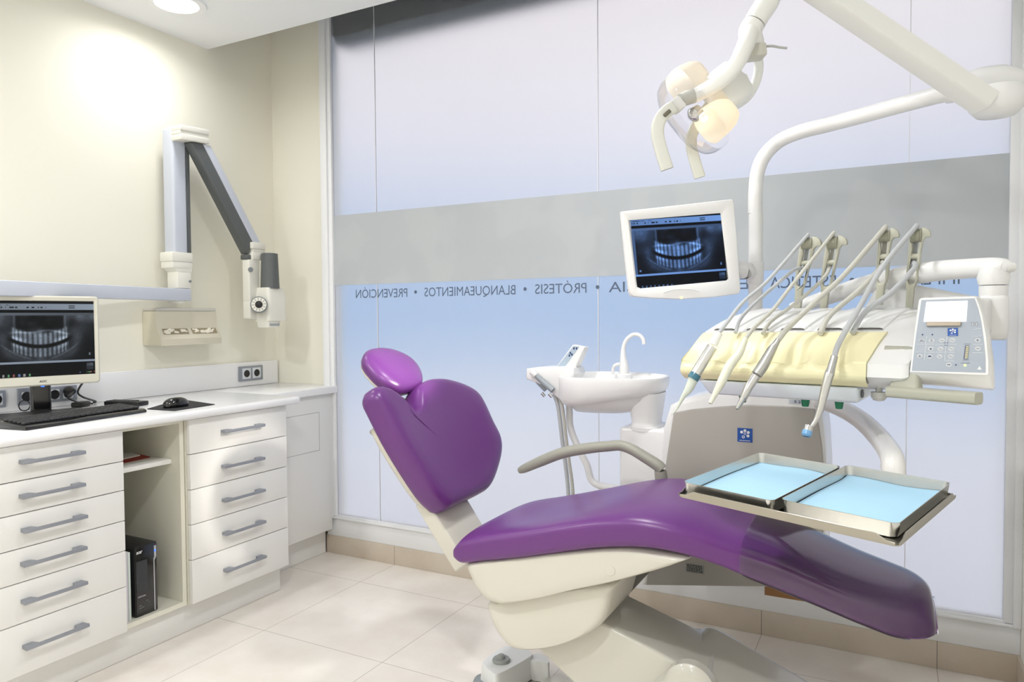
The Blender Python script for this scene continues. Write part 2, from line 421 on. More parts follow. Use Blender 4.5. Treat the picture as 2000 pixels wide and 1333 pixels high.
def hz_of(l): return [onx(a, b, XF + .025).z for a, b in l]
lh = [(44, 903, 168, 886), (44, 971, 168, 949), (48, 1037, 172, 1012), (47, 1104, 171, 1073), (48, 1177, 172, 1142), (51, 1266, 175, 1225)]
drawers('drawer_cabinet', 'white six-drawer cabinet below the keyboard, grey bar handles', .98, 1.637,
        [.8685, .7531, .6472, .5357, .4256, .2932, .125], [onx(a, b, XF + .03).y for a, b, c, d in lh], [onx(c, d, XF + .03).y for a, b, c, d in lh],
        [(onx(a, b, XF + .03).z + onx(c, d, XF + .03).z) / 2 for a, b, c, d in lh])
rh = [(439, 843, 518, 832), (440, 911, 518, 898), (441, 977, 519, 961), (442, 1044, 520, 1021), (444, 1115, 521, 1090)]
drawers('drawer_cabinet', 'white five-drawer cabinet beside the open computer niche, grey bar handles', 1.912, 2.432,
        [.869, .7281, .586, .445, .303, .125], [onx(a, b, XF + .03).y for a, b, c, d in rh], [onx(c, d, XF + .03).y for a, b, c, d in rh],
        [(onx(a, b, XF + .03).z + onx(c, d, XF + .03).z) / 2 for a, b, c, d in rh])
for (ya, yb) in ((.322, .978),):
    drawers('drawer_cabinet', 'white drawer cabinet further along the plinth, towards the near end of the worktop', ya, yb, [.862, .62, .38, .125], ya + .15, yb - .15, [.74, .5, .25])
# open niche
t = thing('open_cabinet', 'white open-fronted cabinet niche with one shelf between the drawer cabinets', 'cabinet', (-2.75, 1.77, .12))
XN = XF - .03
b = MB(); ya, yb = 1.640, 1.909
b.bb(-3.06, XN, ya, ya + .006, .121, .8695); b.bb(-3.06, XN, yb - .018, yb, .121, .8695)
b.bb(-3.06, -3.05, ya + .006, yb - .018, .139, .8695); b.bb(-3.06, XN, ya + .006, yb - .018, .121, .139); b.bb(-3.06, XN, ya + .006, yb - .018, .855, .8695)
b.build('carcass', LACED, t, 0)
zsh = onx(290, 907, XN - .04).z
MB().bb(-3.045, XN - .05, ya + .007, yb - .019, zsh - .018, zsh, .001).build('shelf', LAC, t)
# end cupboard
t = thing('end_cupboard', 'narrow white end cupboard with an access panel next to the window', 'cabinet', (-2.8, 2.7, 0))
b = MB(); XE = -2.642
b.bb(-3.05, XE - .022, 2.436, 2.452, .001, .870); b.bb(-3.05, XE - .022, 2.925, 2.940, .14, .870)
b.bb(-3.05, -2.70, 2.452, 2.938, .001, .14); b.bb(-3.05, XE - .022, 2.452, 2.925, .14, .155)
b.build('carcass', LAC, t, 0)
q0 = onx(569, 815, XE); q1 = onx(623, 806, XE); q2 = onx(624, 880, XE)
P = MB(); P.bb(XE - .020, XE, 2.454, 2.930, .138, .870, .001)
dr = P.build('door_panel', LAC, t)
MB().bb(XE - .02, XE, 2.436, 2.4525, .001, .870, .001).build('filler_strip', LAC, t)
a = MB(); w = .0011
for (u0, u1, v0, v1) in ((2.455, q1.y, q1.z, q1.z + w * 1.3), (2.455, q1.y, q2.z, q2.z + w * 1.3), (q1.y, q1.y + w, q2.z, q1.z + w)):
    a.bb(XE, XE + .0006, u0, u1, v0, v1)
a.build('access_panel_joint', mat('panel_joint_grey', rgb(120, 120, 120), .7), dr, 0)  # thin grey lines along the access panel joints

# ------------------------------------------------------------------ sockets
def socket(name, label, pa, pb, n, x=-3.068, plug=None):
    p0, p1 = onx(*pa, x), onx(*pb, x)
    y0, y1, z0, z1 = p0.y, p1.y, min(p0.z, p1.z), max(p0.z, p1.z)
    t = thing(name, label, 'socket', (x, (y0 + y1) / 2, (z0 + z1) / 2))
    MB().bb(x, x + .010, y0, y1, z0, z1, .003).build('frame', SOCKG, t)
    w = (y1 - y0 - .024) / n
    for i in range(n):
        c = y0 + .012 + w * (i + .5); zc = (z0 + z1) / 2; hw = min(w, z1 - z0 - .02) / 2 - .0015
        f = MB().bb(x + .010, x + .0125, c - hw, c + hw, zc - hw, zc + hw, .001).build('insert', SOCKW, t)
        MB().lathe([(.019, .0128), (.0195, .0138), (.0001, .0132)], (x, c, zc), AX, 24, cap=False).build('well', BLACK, f)
    return t, y0, y1, z0, z1
socket('power_socket', 'grey double power socket on the white backsplash, free of plugs', (465.5, 746), (511, 713), 2)
socket('power_socket', 'grey double power socket behind the monitor stand with a black plug in it', (84, 788), (148, 752), 2)
socket('data_outlet', 'grey data outlet plate half hidden behind the left side of the monitor stand', (33, 793), (64, 757), 1)
socket('data_outlet', 'grey outlet plate at the very left edge behind the monitor', (-30, 800), (9, 762), 1)

# ------------------------------------------------------------------ screens: the panoramic radiograph as the display shows it
def gs(x, m, s): return math.exp(-((x - m) / s) ** 2)
def sm(x, a, b): t = min(1, max(0, (x - a) / (b - a))); return t * t * (3 - 2 * t)
_n = [[random.random() for _ in range(64)] for _ in range(64)]
def vn(x, y):
    xi, yi = math.floor(x), math.floor(y); fx, fy = x - xi, y - yi
    g = lambda a, b: _n[a % 64][b % 64]
    fx = fx * fx * (3 - 2 * fx); fy = fy * fy * (3 - 2 * fy)
    return (g(xi, yi) * (1 - fx) + g(xi + 1, yi) * fx) * (1 - fy) + (g(xi, yi + 1) * (1 - fx) + g(xi + 1, yi + 1) * fx) * fy
ax_ = abs
def pano(u, v):
    """brightness of the displayed picture, u to the right and v upwards, both 0..1"""
    if v > .965: return .05
    if v > .885:
        b = .62 + .15 * u
        if .90 < v < .925 and u < .55 and vn(u * 90, 3) > .62: b = .15
        if .935 < v < .95 and u < .28 and vn(u * 160, 9) > .5: b = .3
        if .70 < u < .85:
            if abs(u - .702) < .003 or abs(u - .848) < .003: b = .25
            if .755 < u < .82 and (.905 < v < .918 or .93 < v < .943): b = .2
        return b
    if v > .845: return .03
    if v > .81: return .5 - .12 * u
    if v < .055:
        if .03 < u < .40 and .012 < v < .042:
            k = (u * 22) % 1
            if .25 < k < .6 and vn(int(u * 22) + 5, 2) > .25: return .45
        if u > .82 and .02 < v < .035 and vn(u * 110, 1) > .55: return .5
        return .04
    if v < .175:
        if .915 < u < .985 and .06 < v < .158: return .18 + .35 * vn(u * 30, v * 30) * sm(v, .06, .12)
        return .025
    if v < .205: return .75
    x = (u - .49) * 2; y = v
    b = .03 + .05 * gs(x, 0, .8)
    b += (.30 * sm(y, .66, .8)) * (1 - .8 * gs(x, -.58, .2) * gs(y, .66, .12)) * (1 - .8 * gs(x, .62, .2) * gs(y, .66, .14)) * sm(abs(x), .4, .55)
    b += .16 * gs(abs(x), .82, .18) * gs(y, .66, .14)
    b += .22 * (vn(u * 14, v * 10) - .35) * sm(y, .36, .75) + .10 * gs(ax_(x), .62, .16) * gs(y, .45, .2)
    oc = .40 + .34 * x * x
    ax = abs(x); env = 1 - sm(ax, .46, .54)
    # upper teeth, roots upwards; lower teeth, roots downwards
    ph = math.asin(max(-1, min(1, x / .60))) * 20
    tooth = .5 + .5 * math.cos(ph * 2)
    tooth = tooth ** .6
    up_ = sm(y, oc + .012, oc + .03) * (1 - sm(y, oc + .15 , oc + .2)); lo_ = sm(y, oc - .165, oc - .12) * (1 - sm(y, oc - .035, oc - .018))
    b += env * up_ * (.14 + .40 * tooth); b += env * lo_ * (.12 + .38 * (.5 + .5 * math.cos(ph * 2.1 + .6)))
    b += env * (.5 * gs(y, oc + .045, .028) * sm(ax, .18, .42) + .35 * gs(y, oc - .05, .026) * sm(ax, .15, .4)) * (.55 + .45 * tooth)
    b += .16 * gs(y, oc - .2, .06) * (1 - sm(ax, .55, .75)); b += .10 * gs(x, 0, .08) * (1 - sm(y, .5, .62))
    b += .2 * gs(y, .225 + .42 * x * x, .012) * (1 - sm(ax, .62, .74)) * sm(ax, .1, .3)
    b += .32 * gs(y, .60 - .10 * x * x + .012 * math.sin(x * 9), .016) * (1 - sm(ax, .45, .6))
    b += .20 * gs(ax, .46, .02) * sm(y, .58, .64); b += .2 * gs(x, 0, .06) * gs(y, .60, .06)
    if ax < .42: b *= 1 - .85 * sm(y, .62, .66) * (1 - sm(y, .78, .81)) * (1 - .5 * vn(x * 12, y * 20))
    b += .12 * gs(ax, .68, .08) * gs(y, .5, .12)
    gap = gs(y, oc, .02) * (1 - sm(ax, .5, .62)); b *= 1 - .92 * gap
    b *= .9 + .2 * vn(u * 70, v * 60)
    if abs(u - .06) < .01 and abs(v - .25) < .012: b = .6
    if abs(u - .95) < .006 and abs(v - .28) < .014: b = .6
    if u < .028: b = .45
    return max(0, min(1, b))
def screen_mat(name, strength):
    m, nt, o = node_mat(name)
    a = nt.nodes.new('ShaderNodeAttribute'); a.attribute_name = 'picture'
    e = nt.nodes.new('ShaderNodeEmission'); e.inputs[1].default_value = strength
    g = nt.nodes.new('ShaderNodeBsdfGlossy'); g.inputs['Roughness'].default_value = .35; g.inputs['Color'].default_value = (.012, .012, .012, 1)
    s = nt.nodes.new('ShaderNodeAddShader')
    nt.links.new(a.outputs['Color'], e.inputs[0]); nt.links.new(e.outputs[0], s.inputs[0]); nt.links.new(g.outputs[0], s.inputs[1]); nt.links.new(s.outputs[0], o.inputs[0])
    return m
def screen(name, O, ua, ub, w, h, tint, m, parent, nx=200, ny=150):
    O, ua, ub = V(O), V(ua), V(ub)
    vs = [O + ua * (w * (i / nx - .5)) + ub * (h * (j / ny - .5)) for j in range(ny + 1) for i in range(nx + 1)]
    fs = [[j * (nx + 1) + i, j * (nx + 1) + i + 1, (j + 1) * (nx + 1) + i + 1, (j + 1) * (nx + 1) + i] for j in range(ny) for i in range(nx)]
    o = MB().add(vs, fs).build(name, m, parent, 0)
    at = o.data.color_attributes.new('picture', 'FLOAT_COLOR', 'POINT')
    k = 0
    for j in range(ny + 1):
        for i in range(nx + 1):
            c = tint(pano(i / nx, j / ny), i / nx, j / ny); at.data[k].color = (lin(c[0]), lin(c[1]), lin(c[2]), 1); k += 1
    return o
def tint_grey(b, u, v):
    c = (10 + b * 155, 11 + b * 168, 13 + b * 182)
    if v < .05 and b > .3:
        c = [(90, 140, 100), (140, 80, 80), (90, 110, 150), (140, 140, 140)][int(u * 22) % 4]
    return c
def tint_blue(b, u, v): return (2 + b * 128, 4 + b * 175, 10 + b * 245)

# ------------------------------------------------------------------ computer monitor on the worktop
hM = V((.309, .951, 0)); nM = V((.951, -.309, 0))
NB = onz(80, 804, .92); SC = NB + nM * .04; SC.z = (1.338 + 1.057) / 2
t = thing('computer_monitor', 'silver-framed computer monitor with a dental radiograph, on black stand on the worktop', 'monitor', (NB.x, NB.y, ZT))
W, Hh = .353, .283
bz = MB()
outer = rrect(.386, .338, .012, 4); inner = rrect(W, Hh, .001, 4)
def P3(p, d, dz=0): return SC + hM * p[0] + UP * (p[1] + dz) + nM * d
dz = -.008
bz.rings([[P3(p, -.030, dz) for p in rrect(.372, .324, .012, 4)], [P3(p, -.022, dz) for p in outer], [P3(p, .006, dz) for p in outer], [P3(p, .010, dz) for p in rrect(.376, .328, .011, 4)],
          [P3(p, .008) for p in rrect(W + .004, Hh + .004, .002, 4)], [P3(p, .0045) for p in inner]], cap=False)
bezel = bz.build('bezel', SILVERP, t)
MB().rings([[P3(p, -.048, dz) for p in rrect(.30, .25, .02, 4)], [P3(p, -.030, dz) for p in rrect(.374, .326, .012, 4)], [P3(p, .001, dz) for p in rrect(.374, .326, .012, 4)]]).build('back_cover', BLACK, t)
screen('screen', SC + nM * .0045, hM, UP, W, Hh, tint_grey, screen_mat('grey_display', 1.0), t)
lg = MB(); text_mb(lg, 'AOC', SC + nM * .0102 + UP * -.1635 + hM * -.012, hM, UP, .024, .0075, .0002, .02); lg.build('logo', INK, bezel, 0, label='dark maker\'s lettering under the screen')
MB().box(SC + nM * .002 + UP * -.1795, (.006, .012, .004), Matrix((nM, hM, UP)).transposed(), .0015).build('power_light', LEDB, bezel)
nk = MB(); nk.ringloft(rrect(.068, .034, .012, 5), NB, hM, nM, UP, [(1, -.005), (1, .16)]); nk.build('stand_neck', BLACKG, t)
RB = Matrix((nM, hM, UP)).transposed()
bsm = MB(); bsm.ringloft(rrect(.30, .20, .02, 5), V((NB.x, NB.y, ZT)) + nM * .035, hM, nM, UP, [(1, .0006), (1, .006), (.97, .011), (.5, .016), (.2, .018)]); bsm.build('stand_base', BLACK, t)
# keyboard
kc = [onz(x, y, .918) for x, y in ((50, 835), (287, 800), (277, 790), (30, 812))]
kx = (kc[1] - kc[0]); kx.z = 0; kl = kx.length; kx.normalize(); ky = V((-kx.y, kx.x, 0)); kw = .155
kw = .15
ko = (kc[0] + kc[1]) / 2; ko.z = ZT
t = thing('keyboard', 'black computer keyboard lying in front of the monitor stand', 'keyboard', ko)
kb = MB()
pr = [(0, .001), (0, .010), (.008, .015), (.02, .0165), (kw - .02, .026), (kw, .022), (kw, .001)]
kb.extr(pr, ko - kx * kl / 2, ky, UP, kx, kl, .004); kb.build('case', BLACKG, t, 30)
cols, rows = 20, 5
for r in range(rows):
    for c in range(cols):
        a = .012 + c * (kl - .024) / cols; b = .024 + r * (kw - .044) / rows
        z = .0165 + (b + .009 - .02) * (.0095 / (kw - .04)) + .002
        MB().box(ko - kx * kl / 2 + kx * (a + (kl - .024) / cols / 2) + ky * (b + .009) + UP * (z + .0015), ((kl - .024) / cols - .0035, (kw - .044) / rows - .003, .0075), Matrix((kx, ky, UP)).transposed(), .0015, 1).build('key', KEYM, t)
# pad, mouse
mp = [onz(x, y, .9065) for x, y in ((287, 800), (340, 803.5), (420, 791), (352, 781))]
tag(MB().hexa([p + UP * .0025 for p in mp], mp, .0008, 1).build('mouse_pad', mat('black_rubber', rgb(38, 38, 42), .7)), 'thin black mouse pad on the white worktop', 'mouse pad')
m0 = onz(344, 795, .9095); mx_ = (onz(372, 793, .9095) - onz(316, 800, .9095)); mx_.z = 0; mx_.normalize(); my_ = V((-mx_.y, mx_.x, 0))
t = thing('computer_mouse', 'black computer mouse on the mouse pad', 'mouse', (m0.x, m0.y, .9095))
mo = MB(); ol = [(.055 * math.cos(a) * (1 if math.cos(a) > 0 else 1.05), .032 * math.sin(a)) for a in [2 * PI * k / 32 for k in range(32)]]
mo.ringloft(ol, V((m0.x, m0.y, .9095)), mx_, my_, UP, [(.9, 0.0005), (1, .006), (1, .012), (.95, .020), (.85, .027), (.68, .033), (.45, .0375), (.2, .039), (.02, .0392)], bend=lambda a, b: 0)
mo.build('shell', BLACKG, t)
wv = MB(); wv.lathe([(.008, -.003), (.009, 0), (.008, .003)], V((m0.x, m0.y, .9095)) - mx_ * .03 + UP * .0285, my_, 14); wv.build('scroll_wheel', DGREY, t)
# remote pad behind the keyboard
rc = [onz(x, y, .9062) for x, y in ((194, 793), (276, 795), (272, 788), (200, 786))]
ru = (rc[1] - rc[0]); ru.z = 0; ru.normalize(); rv = V((-ru.y, ru.x, 0)); r0 = rc[0] + (rc[1] - rc[0]) / 2 + rv * .035
t = thing('number_pad', 'small black keypad lying behind the right end of the keyboard', 'keypad', (r0.x, r0.y, ZT))
Rr = Matrix((ru, rv, UP)).transposed()
MB().box((r0.x, r0.y, ZT + .0095), (.17, .06, .018), Rr, .003).build('case', BLACK, t)
for i in range(7):
    for j in range(3): MB().box(V((r0.x, r0.y, ZT + .0195)) + ru * (-.072 + i * .018) + rv * (-.018 + j * .018), (.014, .013, .003), Rr, .001, 1).build('key', KEYM, t)
# plug with cable and the loose cable loop
def clx(p): return V((max(p.x, -3.045), p.y, p.z))
pl = onx(131, 764, -3.055)
t = thing('power_plug', 'black power plug with its cable in the socket behind the monitor', 'plug', (pl.x, pl.y, pl.z))
MB().lathe([(.006, .0), (.019, .001), (.021, .006), (.021, .022), (.014, .034), (.010, .045), (.003, .047)], (-3.0535, pl.y, pl.z), (1, 0, 0), 22).build('plug_body', BLACK, t)
MB().tube([pl + V((.045, 0, 0)), clx(onz(133, 778, .95)), clx(onz(142, 786, .915)), clx(onz(160, 787, .912)), clx(onz(180, 789, .911))], .0035, 8).build('cable', BLACK, t)
MB().box(onz(158, 790, .917), (.045, .075, .022), Matrix.Rotation(.5, 3, 'Z'), .008, 3).build('adapter', BLACK, t)
cb = MB(); cb.tube([SC - nM * .035 + hM * .15 - UP * .165, onx(152, 765, -2.93), onx(162, 776, -2.96), clx(onz(171, 783, .915)), clx(onz(178, 786, .911))], .004, 8)
tag(cb.build('monitor_cable', BLACK), 'black cable dropping from the right of the monitor stand to the worktop', 'cable')
ring = onz(48, 803, .909); rg = MB(); rg.tube([ring + V((.02 * math.cos(a) * .3, .018 * math.cos(a), .021 + .021 * math.sin(a))) for a in [2 * PI * k / 20 for k in range(21)]], .0022, 7, 1)
tag(rg.build('cable_loop', BLACK), 'small black loop of wire standing left of the monitor stand neck', 'cable')

# ------------------------------------------------------------------ computer, folders and papers in the open niche
x0 = -2.512
t = thing('computer_tower', 'black computer tower with a silver stripe in the open niche', 'computer', (-2.66, 1.749, .139))
ya, yb = 1.703, 1.797
body = MB(); body.bb(x0 - .31, x0, ya, yb, .1395, .409, .004, 2); cs = body.build('case', BLACK, t)
fp = MB(); fp.bb(x0, x0 + .004, ya + .003, yb - .003, .143, .405, .002); fpo = fp.build('front_panel', BLACKG, t)
st = MB(); X = x0 + .0042
st.extr([(1.779, .145), (1.783, .145), (1.783, .338), (1.791, .352), (1.791, .395), (1.782, .395), (1.782, .352), (1.779, .345)], (X - .001, 0, 0), AY, UP, AX, .002, .0004, 1)
st.build('silver_stripe', mat('stripe_silver', rgb(190, 192, 198), .3, metal=.6), fpo, 0)
MB().bb(X, X + .0015, 1.782, 1.790, .372, .379, .0005).build('power_light', LEDB, fpo)
lg = MB(); text_mb(lg, 'acer', (X, 1.709, .381), AY, UP, .025, .014, .0003, .03, .25); text_mb(lg, 'VERITON', (X, 1.711, .213), AY, UP, .032, .006, .0003)
lg.build('lettering', mat('silver_print', rgb(205, 205, 208), .4), fpo, 0)
dd = MB()
dd.bb(X - .0005, X + .001, 1.708, 1.752, .235, .352, .0005); dd.bb(X + .0008, X + .0016, 1.716, 1.724, .33, .345); dd.bb(X + .0008, X + .0016, 1.718, 1.723, .27, .30); dd.bb(X + .0008, X + .0016, 1.718, 1.723, .235, .243)
dd.build('drive_bays', mat('bay_grey', rgb(48, 50, 54), .4), fpo, 0)
pt = MB()
for y, z in ((1.716, .17), (1.716, .18), (1.726, .172), (1.744, .192), (1.752, .185)): pt.bb(X - .0005, X + .001, y, y + .009, z, z + .004)
pt.build('ports', DGREY, fpo, 0)
t = tag(MB().bb(-2.72, -2.5055, 1.6485, 1.672, .1395, .40, .002).build('paper_binder', mat('lavender_card', rgb(206, 202, 210), .7)), 'pale thick binder standing beside the computer tower', 'binder')
t2 = tag(MB().bb(-2.74, -2.508, 1.675, 1.684, .1395, .398, .001).build('paper_binder', mat('pale_mint_card', rgb(206, 216, 210), .7)), 'thin pale green binder squeezed between computer tower and lavender binder', 'binder')
fz = zsh + .0006
pp = [onz(x, y, fz) for x, y in ((247, 901), (247, 903), (294, 894), (262, 887))]
def shelf_pt(px, py, z): p = onz(px, py, z); return V((min(p.x, XN - .06), max(p.y, 1.6505), z))
rf = [shelf_pt(*q, fz) for q in ((236, 907), (294, 894), (263, 886.5), (222, 892))]
tag(MB().hexa([p + UP * .003 for p in rf], rf, .0006, 1).build('red_folder', REDF), 'red folder lying on the shelf in the open niche', 'folder')
wp = [shelf_pt(*q, fz + .0036) for q in ((238, 899), (274, 891), (254, 886.5), (224, 890))]
tag(MB().hexa([p + UP * .005 for p in wp], wp, .0005, 1).build('paper_stack', PAPERW), 'white papers lying on the red folder on the shelf', 'papers')

# ------------------------------------------------------------------ dispenser box on the wall
t = thing('glove_dispenser', 'beige two-compartment dispenser box on the cream wall above the backsplash', 'dispenser', (XL, 2.3, 1.15))
yA, yB = 2.163, 2.50
xf = XL + .105
bd = MB(); prf = [(XL + .0005, 1.306), (xf - .010, 1.306), (xf - .004, 1.232), (xf + .028, 1.176), (xf + .026, 1.146), (XL + .0005, 1.146)]
bd.extr(prf, (0, yA, 0), AX, UP, AY, yB - yA, .004); bd.build('body', DISP, t, 30)
MB().bb(XL + .0005, xf - .008, yA + .002, yB - .002, 1.307, 1.322, .003).build('lid', DISPF, t)
sl = V((.032, 0, -.056)).normalized(); sn = V((.056, 0, .032)).normalized()
O = V((xf - .004, 0, 1.232))
for a, b in ((yA + .022, (yA + yB) / 2 - .010), ((yA + yB) / 2 + .010, yB - .016)):
    s_ = MB(); s_.add([O + sn * .0012 + sl * .010 + AY * a, O + sn * .0012 + sl * .010 + AY * b, O + sn * .0012 + sl * .040 + AY * b, O + sn * .0012 + sl * .040 + AY * a], [[0, 1, 2, 3]])
    so = s_.build('opening', mat('dispenser_inside_brown', rgb(150, 138, 112), .8), t, 0)
    g = MB(); random.seed(int(a * 1000))
    for k in range(14):
        c = O + sn * .0005 + sl * random.uniform(.016, .034) + AY * random.uniform(a + .014, b - .014)
        g.box(c, (.006, random.uniform(.018, .03), random.uniform(.007, .014)), Matrix.Rotation(random.uniform(-.5, .5), 3, 'X'), .003, 2)
    g.build('crumpled_tissue', mat('tissue_white', rgb(236, 230, 214), .8), so)

# ------------------------------------------------------------------ wall-mounted x-ray unit
XA = -2.955
t = thing('xray_unit', 'white wall-mounted dental x-ray unit with a folding arm, dark cone and grey dial', 'x-ray unit', (XL, 2.3, 1.38))
e0 = onx(374, 565, XA); e1 = onx(374, 588, XA); zb0, zb1 = e1.z, e0.z
hx = onx(0, 556, -2.80); dirv = V((e0.x, e0.y, 0)) - V((hx.x, hx.y, 0)); dirv.normalize(); sd = V((dirv.y, -dirv.x, 0))
En = V((e0.x, e0.y, 0)); St = En - dirv * 1.35
bm_ = MB(); bm_.hexa([p + UP * zb1 for p in (En, En - sd * .07, St - sd * .07, St)], [p + UP * zb0 for p in (En, En - sd * .07, St - sd * .07, St)], .004); bm_.build('horizontal_arm', XRAYL, t)
MB().bb(XL + .0005, St.x - .03, St.y - .05, St.y + .12, zb0 - .05, zb1 + .03, .01).build('wall_bracket', XRAYW, t)
c0 = onx(355, 575, XA - .03)
MB().lathe([(.03, 0), (.033, .004), (.033, .012)], (c0.x, c0.y - .03, zb0 - .012), UP, 20).build('pivot_cap', XRAYW, t)
def wbox(mb, px0, px1, py0, py1, x, d, bev=.004):
    a = onx(px0, (py0 + py1) / 2, x); b = onx(px1, (py0 + py1) / 2, x); zt = onx((px0 + px1) / 2, py0, x).z; zb = onx((px0 + px1) / 2, py1, x).z
    return mb.bb(x - d, x, a.y, b.y, zb, zt, bev)
lb = MB(); wbox(lb, 347, 374, 531, 564, XA, .075, .006)
a0, a1 = onx(335, 500, XA), onx(376, 500, XA); zt, zm, zb = onx(356, 493, XA).z, onx(356, 512, XA).z, onx(356, 531, XA).z
y0_, y1_ = a0.y, a1.y
lb.bb(XA - .085, XA + .004, y0_, y1_, zm, zt, .006); lb.bb(XA - .083, XA + .002, y0_ + .004, y1_ - .002, zm - .03, zm + .001, .004)
lb.hexa([V((XA, y0_ + .008, zm - .028)), V((XA, y1_ - .004, zm - .028)), V((XA - .08, y1_ - .004, zm - .028)), V((XA - .08, y0_ + .008, zm - .028))],
        [V((XA, y0_ + .036, zb - .004)), V((XA, y1_ - .004, zb - .004)), V((XA - .075, y1_ - .004, zb - .004)), V((XA - .075, y0_ + .036, zb - .004))], .003)
lbo = lb.build('elbow_bracket', XRAYW, t)
bl = MB(); k = onx(371, 550, XA); bl.lathe([(.0065, 0), (.006, .004)], (XA, k.y, k.z), AX, 12); bl.build('bolt', MGREY, lbo)
ya_, yb_, yc_ = onx(339, 400, XA).y, onx(366, 400, XA).y, onx(373, 400, XA).y
z0_, z1_ = zt - .01, onx(355, 252, XA).z
MB().bb(XA - .075, XA, ya_, yb_, z0_, z1_, .012, 4).build('upright_arm', XRAYL, t)
MB().bb(XA - .06, XA - .003, yb_ - .001, yc_, z0_, z1_ - .05, .003).build('spring_cover', DGREY, t)
# top hinge and the sloping arm
XB = -2.90
hy0, hy1 = onx(352, 262, XB).y, onx(408, 275, XB).y
hz1, hz0 = onx(352, 243, XB).z, onx(352, 272, XB).z
tb = MB(); drop = (onx(352, 243, XB).z - onx(408, 253, XB).z) * .8
for (f0, f1, ex) in ((0, .36, .004), (.34, .62, .0), (.62, 1, .006)):
    za, zc_ = hz1 - (hz1 - hz0) * f0, hz1 - (hz1 - hz0) * f1
    tb.hexa([V((XB + ex, hy0, za)), V((XB + ex, hy1, za - drop)), V((XB - .10, hy1, za - drop)), V((XB - .10, hy0, za))],
            [V((XB + ex, hy0, zc_)), V((XB + ex, hy1, zc_ - drop)), V((XB - .10, hy1, zc_ - drop)), V((XB - .10, hy0, zc_))], .003)
tb.build('top_hinge', XRAYW, t)
XC = -2.90
A1, A2 = onx(374, 278, XC), onx(397, 281, XC); A3 = onx(409, 284, XC)
B1, B2 = onx(486, 497, XC), onx(495, 474, XC); B3 = onx(509, 478, XC)
def slab(mb, P, d0, d1, bev=.003):
    return mb.hexa([p + AX * d0 for p in P], [p + AX * d1 for p in P], bev)
slab(MB(), [A2, A3 + V((0, .01, 0)), B3 + V((0, .012, -.005)), B2], 0, -.062, .006).build('sloping_arm', XRAYL, t)
slab(MB(), [A1, A2 + AY * .002, B2 + AY * .002, B1], -.004, -.055, .003).build('sloping_spring_cover', DGREY, t)
# lower joint, yoke, dial, head and cone
lj = MB(); XD = -2.89
wbox(lj, 494, 519, 474, 487, XD + .006, .09); wbox(lj, 495, 518.5, 486, 495, XD + .001, .08); wbox(lj, 494, 516, 494, 508, XD + .004, .085)
lj.build('lower_joint', XRAYW, t)
wbox(MB(), 483, 492.5, 498, 507, XD - .01, .05, .003).build('stop_block', DGREY, t)
yk = MB()
q = [onx(a, b, XD) for a, b in ((486, 507), (507.5, 507), (506, 590), (488, 590))]
slab(yk, q, 0, -.05, .005); q = [onx(a, b, XD) for a, b in ((488, 588), (508, 588), (508, 625), (488, 623))]; slab(yk, q, .002, -.05, .005)
yko = yk.build('yoke', XRAYW, t)
k = onx(489, 527, XD); kn = MB(); kn.lathe([(.012, 0), (.013, .004), (.011, .010), (.003, .011)], (XD, k.y, k.z), (1, -.6, 0), 16); kn.build('lock_knob', MGREY, yko)
dc = onx(506, 596, XD + .03); da = V((.72, -.69, .02)).normalized()
dl = MB(); dl.lathe([(.041, -.02), (.041, .06), (.039, .063)], dc, da, 32); dlo = dl.build('dial_drum', MGREY, t)
F0 = dc + da * .0632; u_ = da.orthogonal().normalized(); w_ = da.cross(u_)
disc(MB(), F0 + da * .0004, u_, w_, .036, 32).build('dial_face', XRAYW, dlo, 0)
tk = MB()
for i in range(12):
    a = 2 * PI * i / 12; e = u_ * math.cos(a) + w_ * math.sin(a); f = da.cross(e)
    tk.add([F0 + da * .0008 + e * .022 + f * .001, F0 + da * .0008 + e * .034 + f * .001, F0 + da * .0008 + e * .034 - f * .001, F0 + da * .0008 + e * .022 - f * .001], [[0, 1, 2, 3]])
tk.build('dial_marks', INK, dlo, 0)
MB().lathe([(.018, 0), (.018, .004), (.014, .008), (.005, .009), (.0045, .012), (.001, .0122)], F0, da, 24).build('dial_knob', BLACK, dlo)
XH = -2.80
hd = MB(); H0 = [onx(a, b, XH) for a, b in ((524, 562), (559, 565), (561, 583), (561, 626), (527, 626), (525, 581))]
Hc = (H0[1] + H0[4]) / 2
yl, yr = onx(526, 600, XH).y, onx(561.5, 600, XH).y; ztop, zs_, zl, zbt = onx(540, 562, XH).z, onx(540, 581, XH).z, onx(540, 627, XH).z, onx(540, 640, XH).z
hd.rings([[V((x, y, z)) for x, y in pts] for z, pts in (
    (ztop, rrect2(XH - .10, XH - .016, yl + .004, yr - .008, .015)) , (zs_, rrect2(XH - .11, XH, yl - .002, yr, .018)), (zl, rrect2(XH - .11, XH, yl - .002, yr, .018)),
    (zl - .001, rrect2(XH - .10, XH - .010, yl - .002, yr - .03, .018)), (zbt, rrect2(XH - .095, XH - .014, yl + .002, yr - .04, .018)))])
hdo = hd.build('tube_head', XRAYW, t, 25)
p = onx(515, 632, XH - .02); p2 = onx(545, 638, XH - .02)
MB().bb(XH - .016, XH - .0115, yl + .012, yr - .045, zbt + .008, zl - .008, .002).build('read_out', mat('readout_grey', rgb(170, 174, 176), .3), hdo)
k0, k1 = onx(527.5, 563, XH - .05), onx(527.5, 497, XH - .05)
MB().lathe([(.048, -.004), (.047, .01), (.041, k1.z - k0.z), (.034, k1.z - k0.z + .003), (.033, k1.z - k0.z - .004)], (XH - .05, k0.y, ztop), UP, 32).build('cone', DGREY, t)

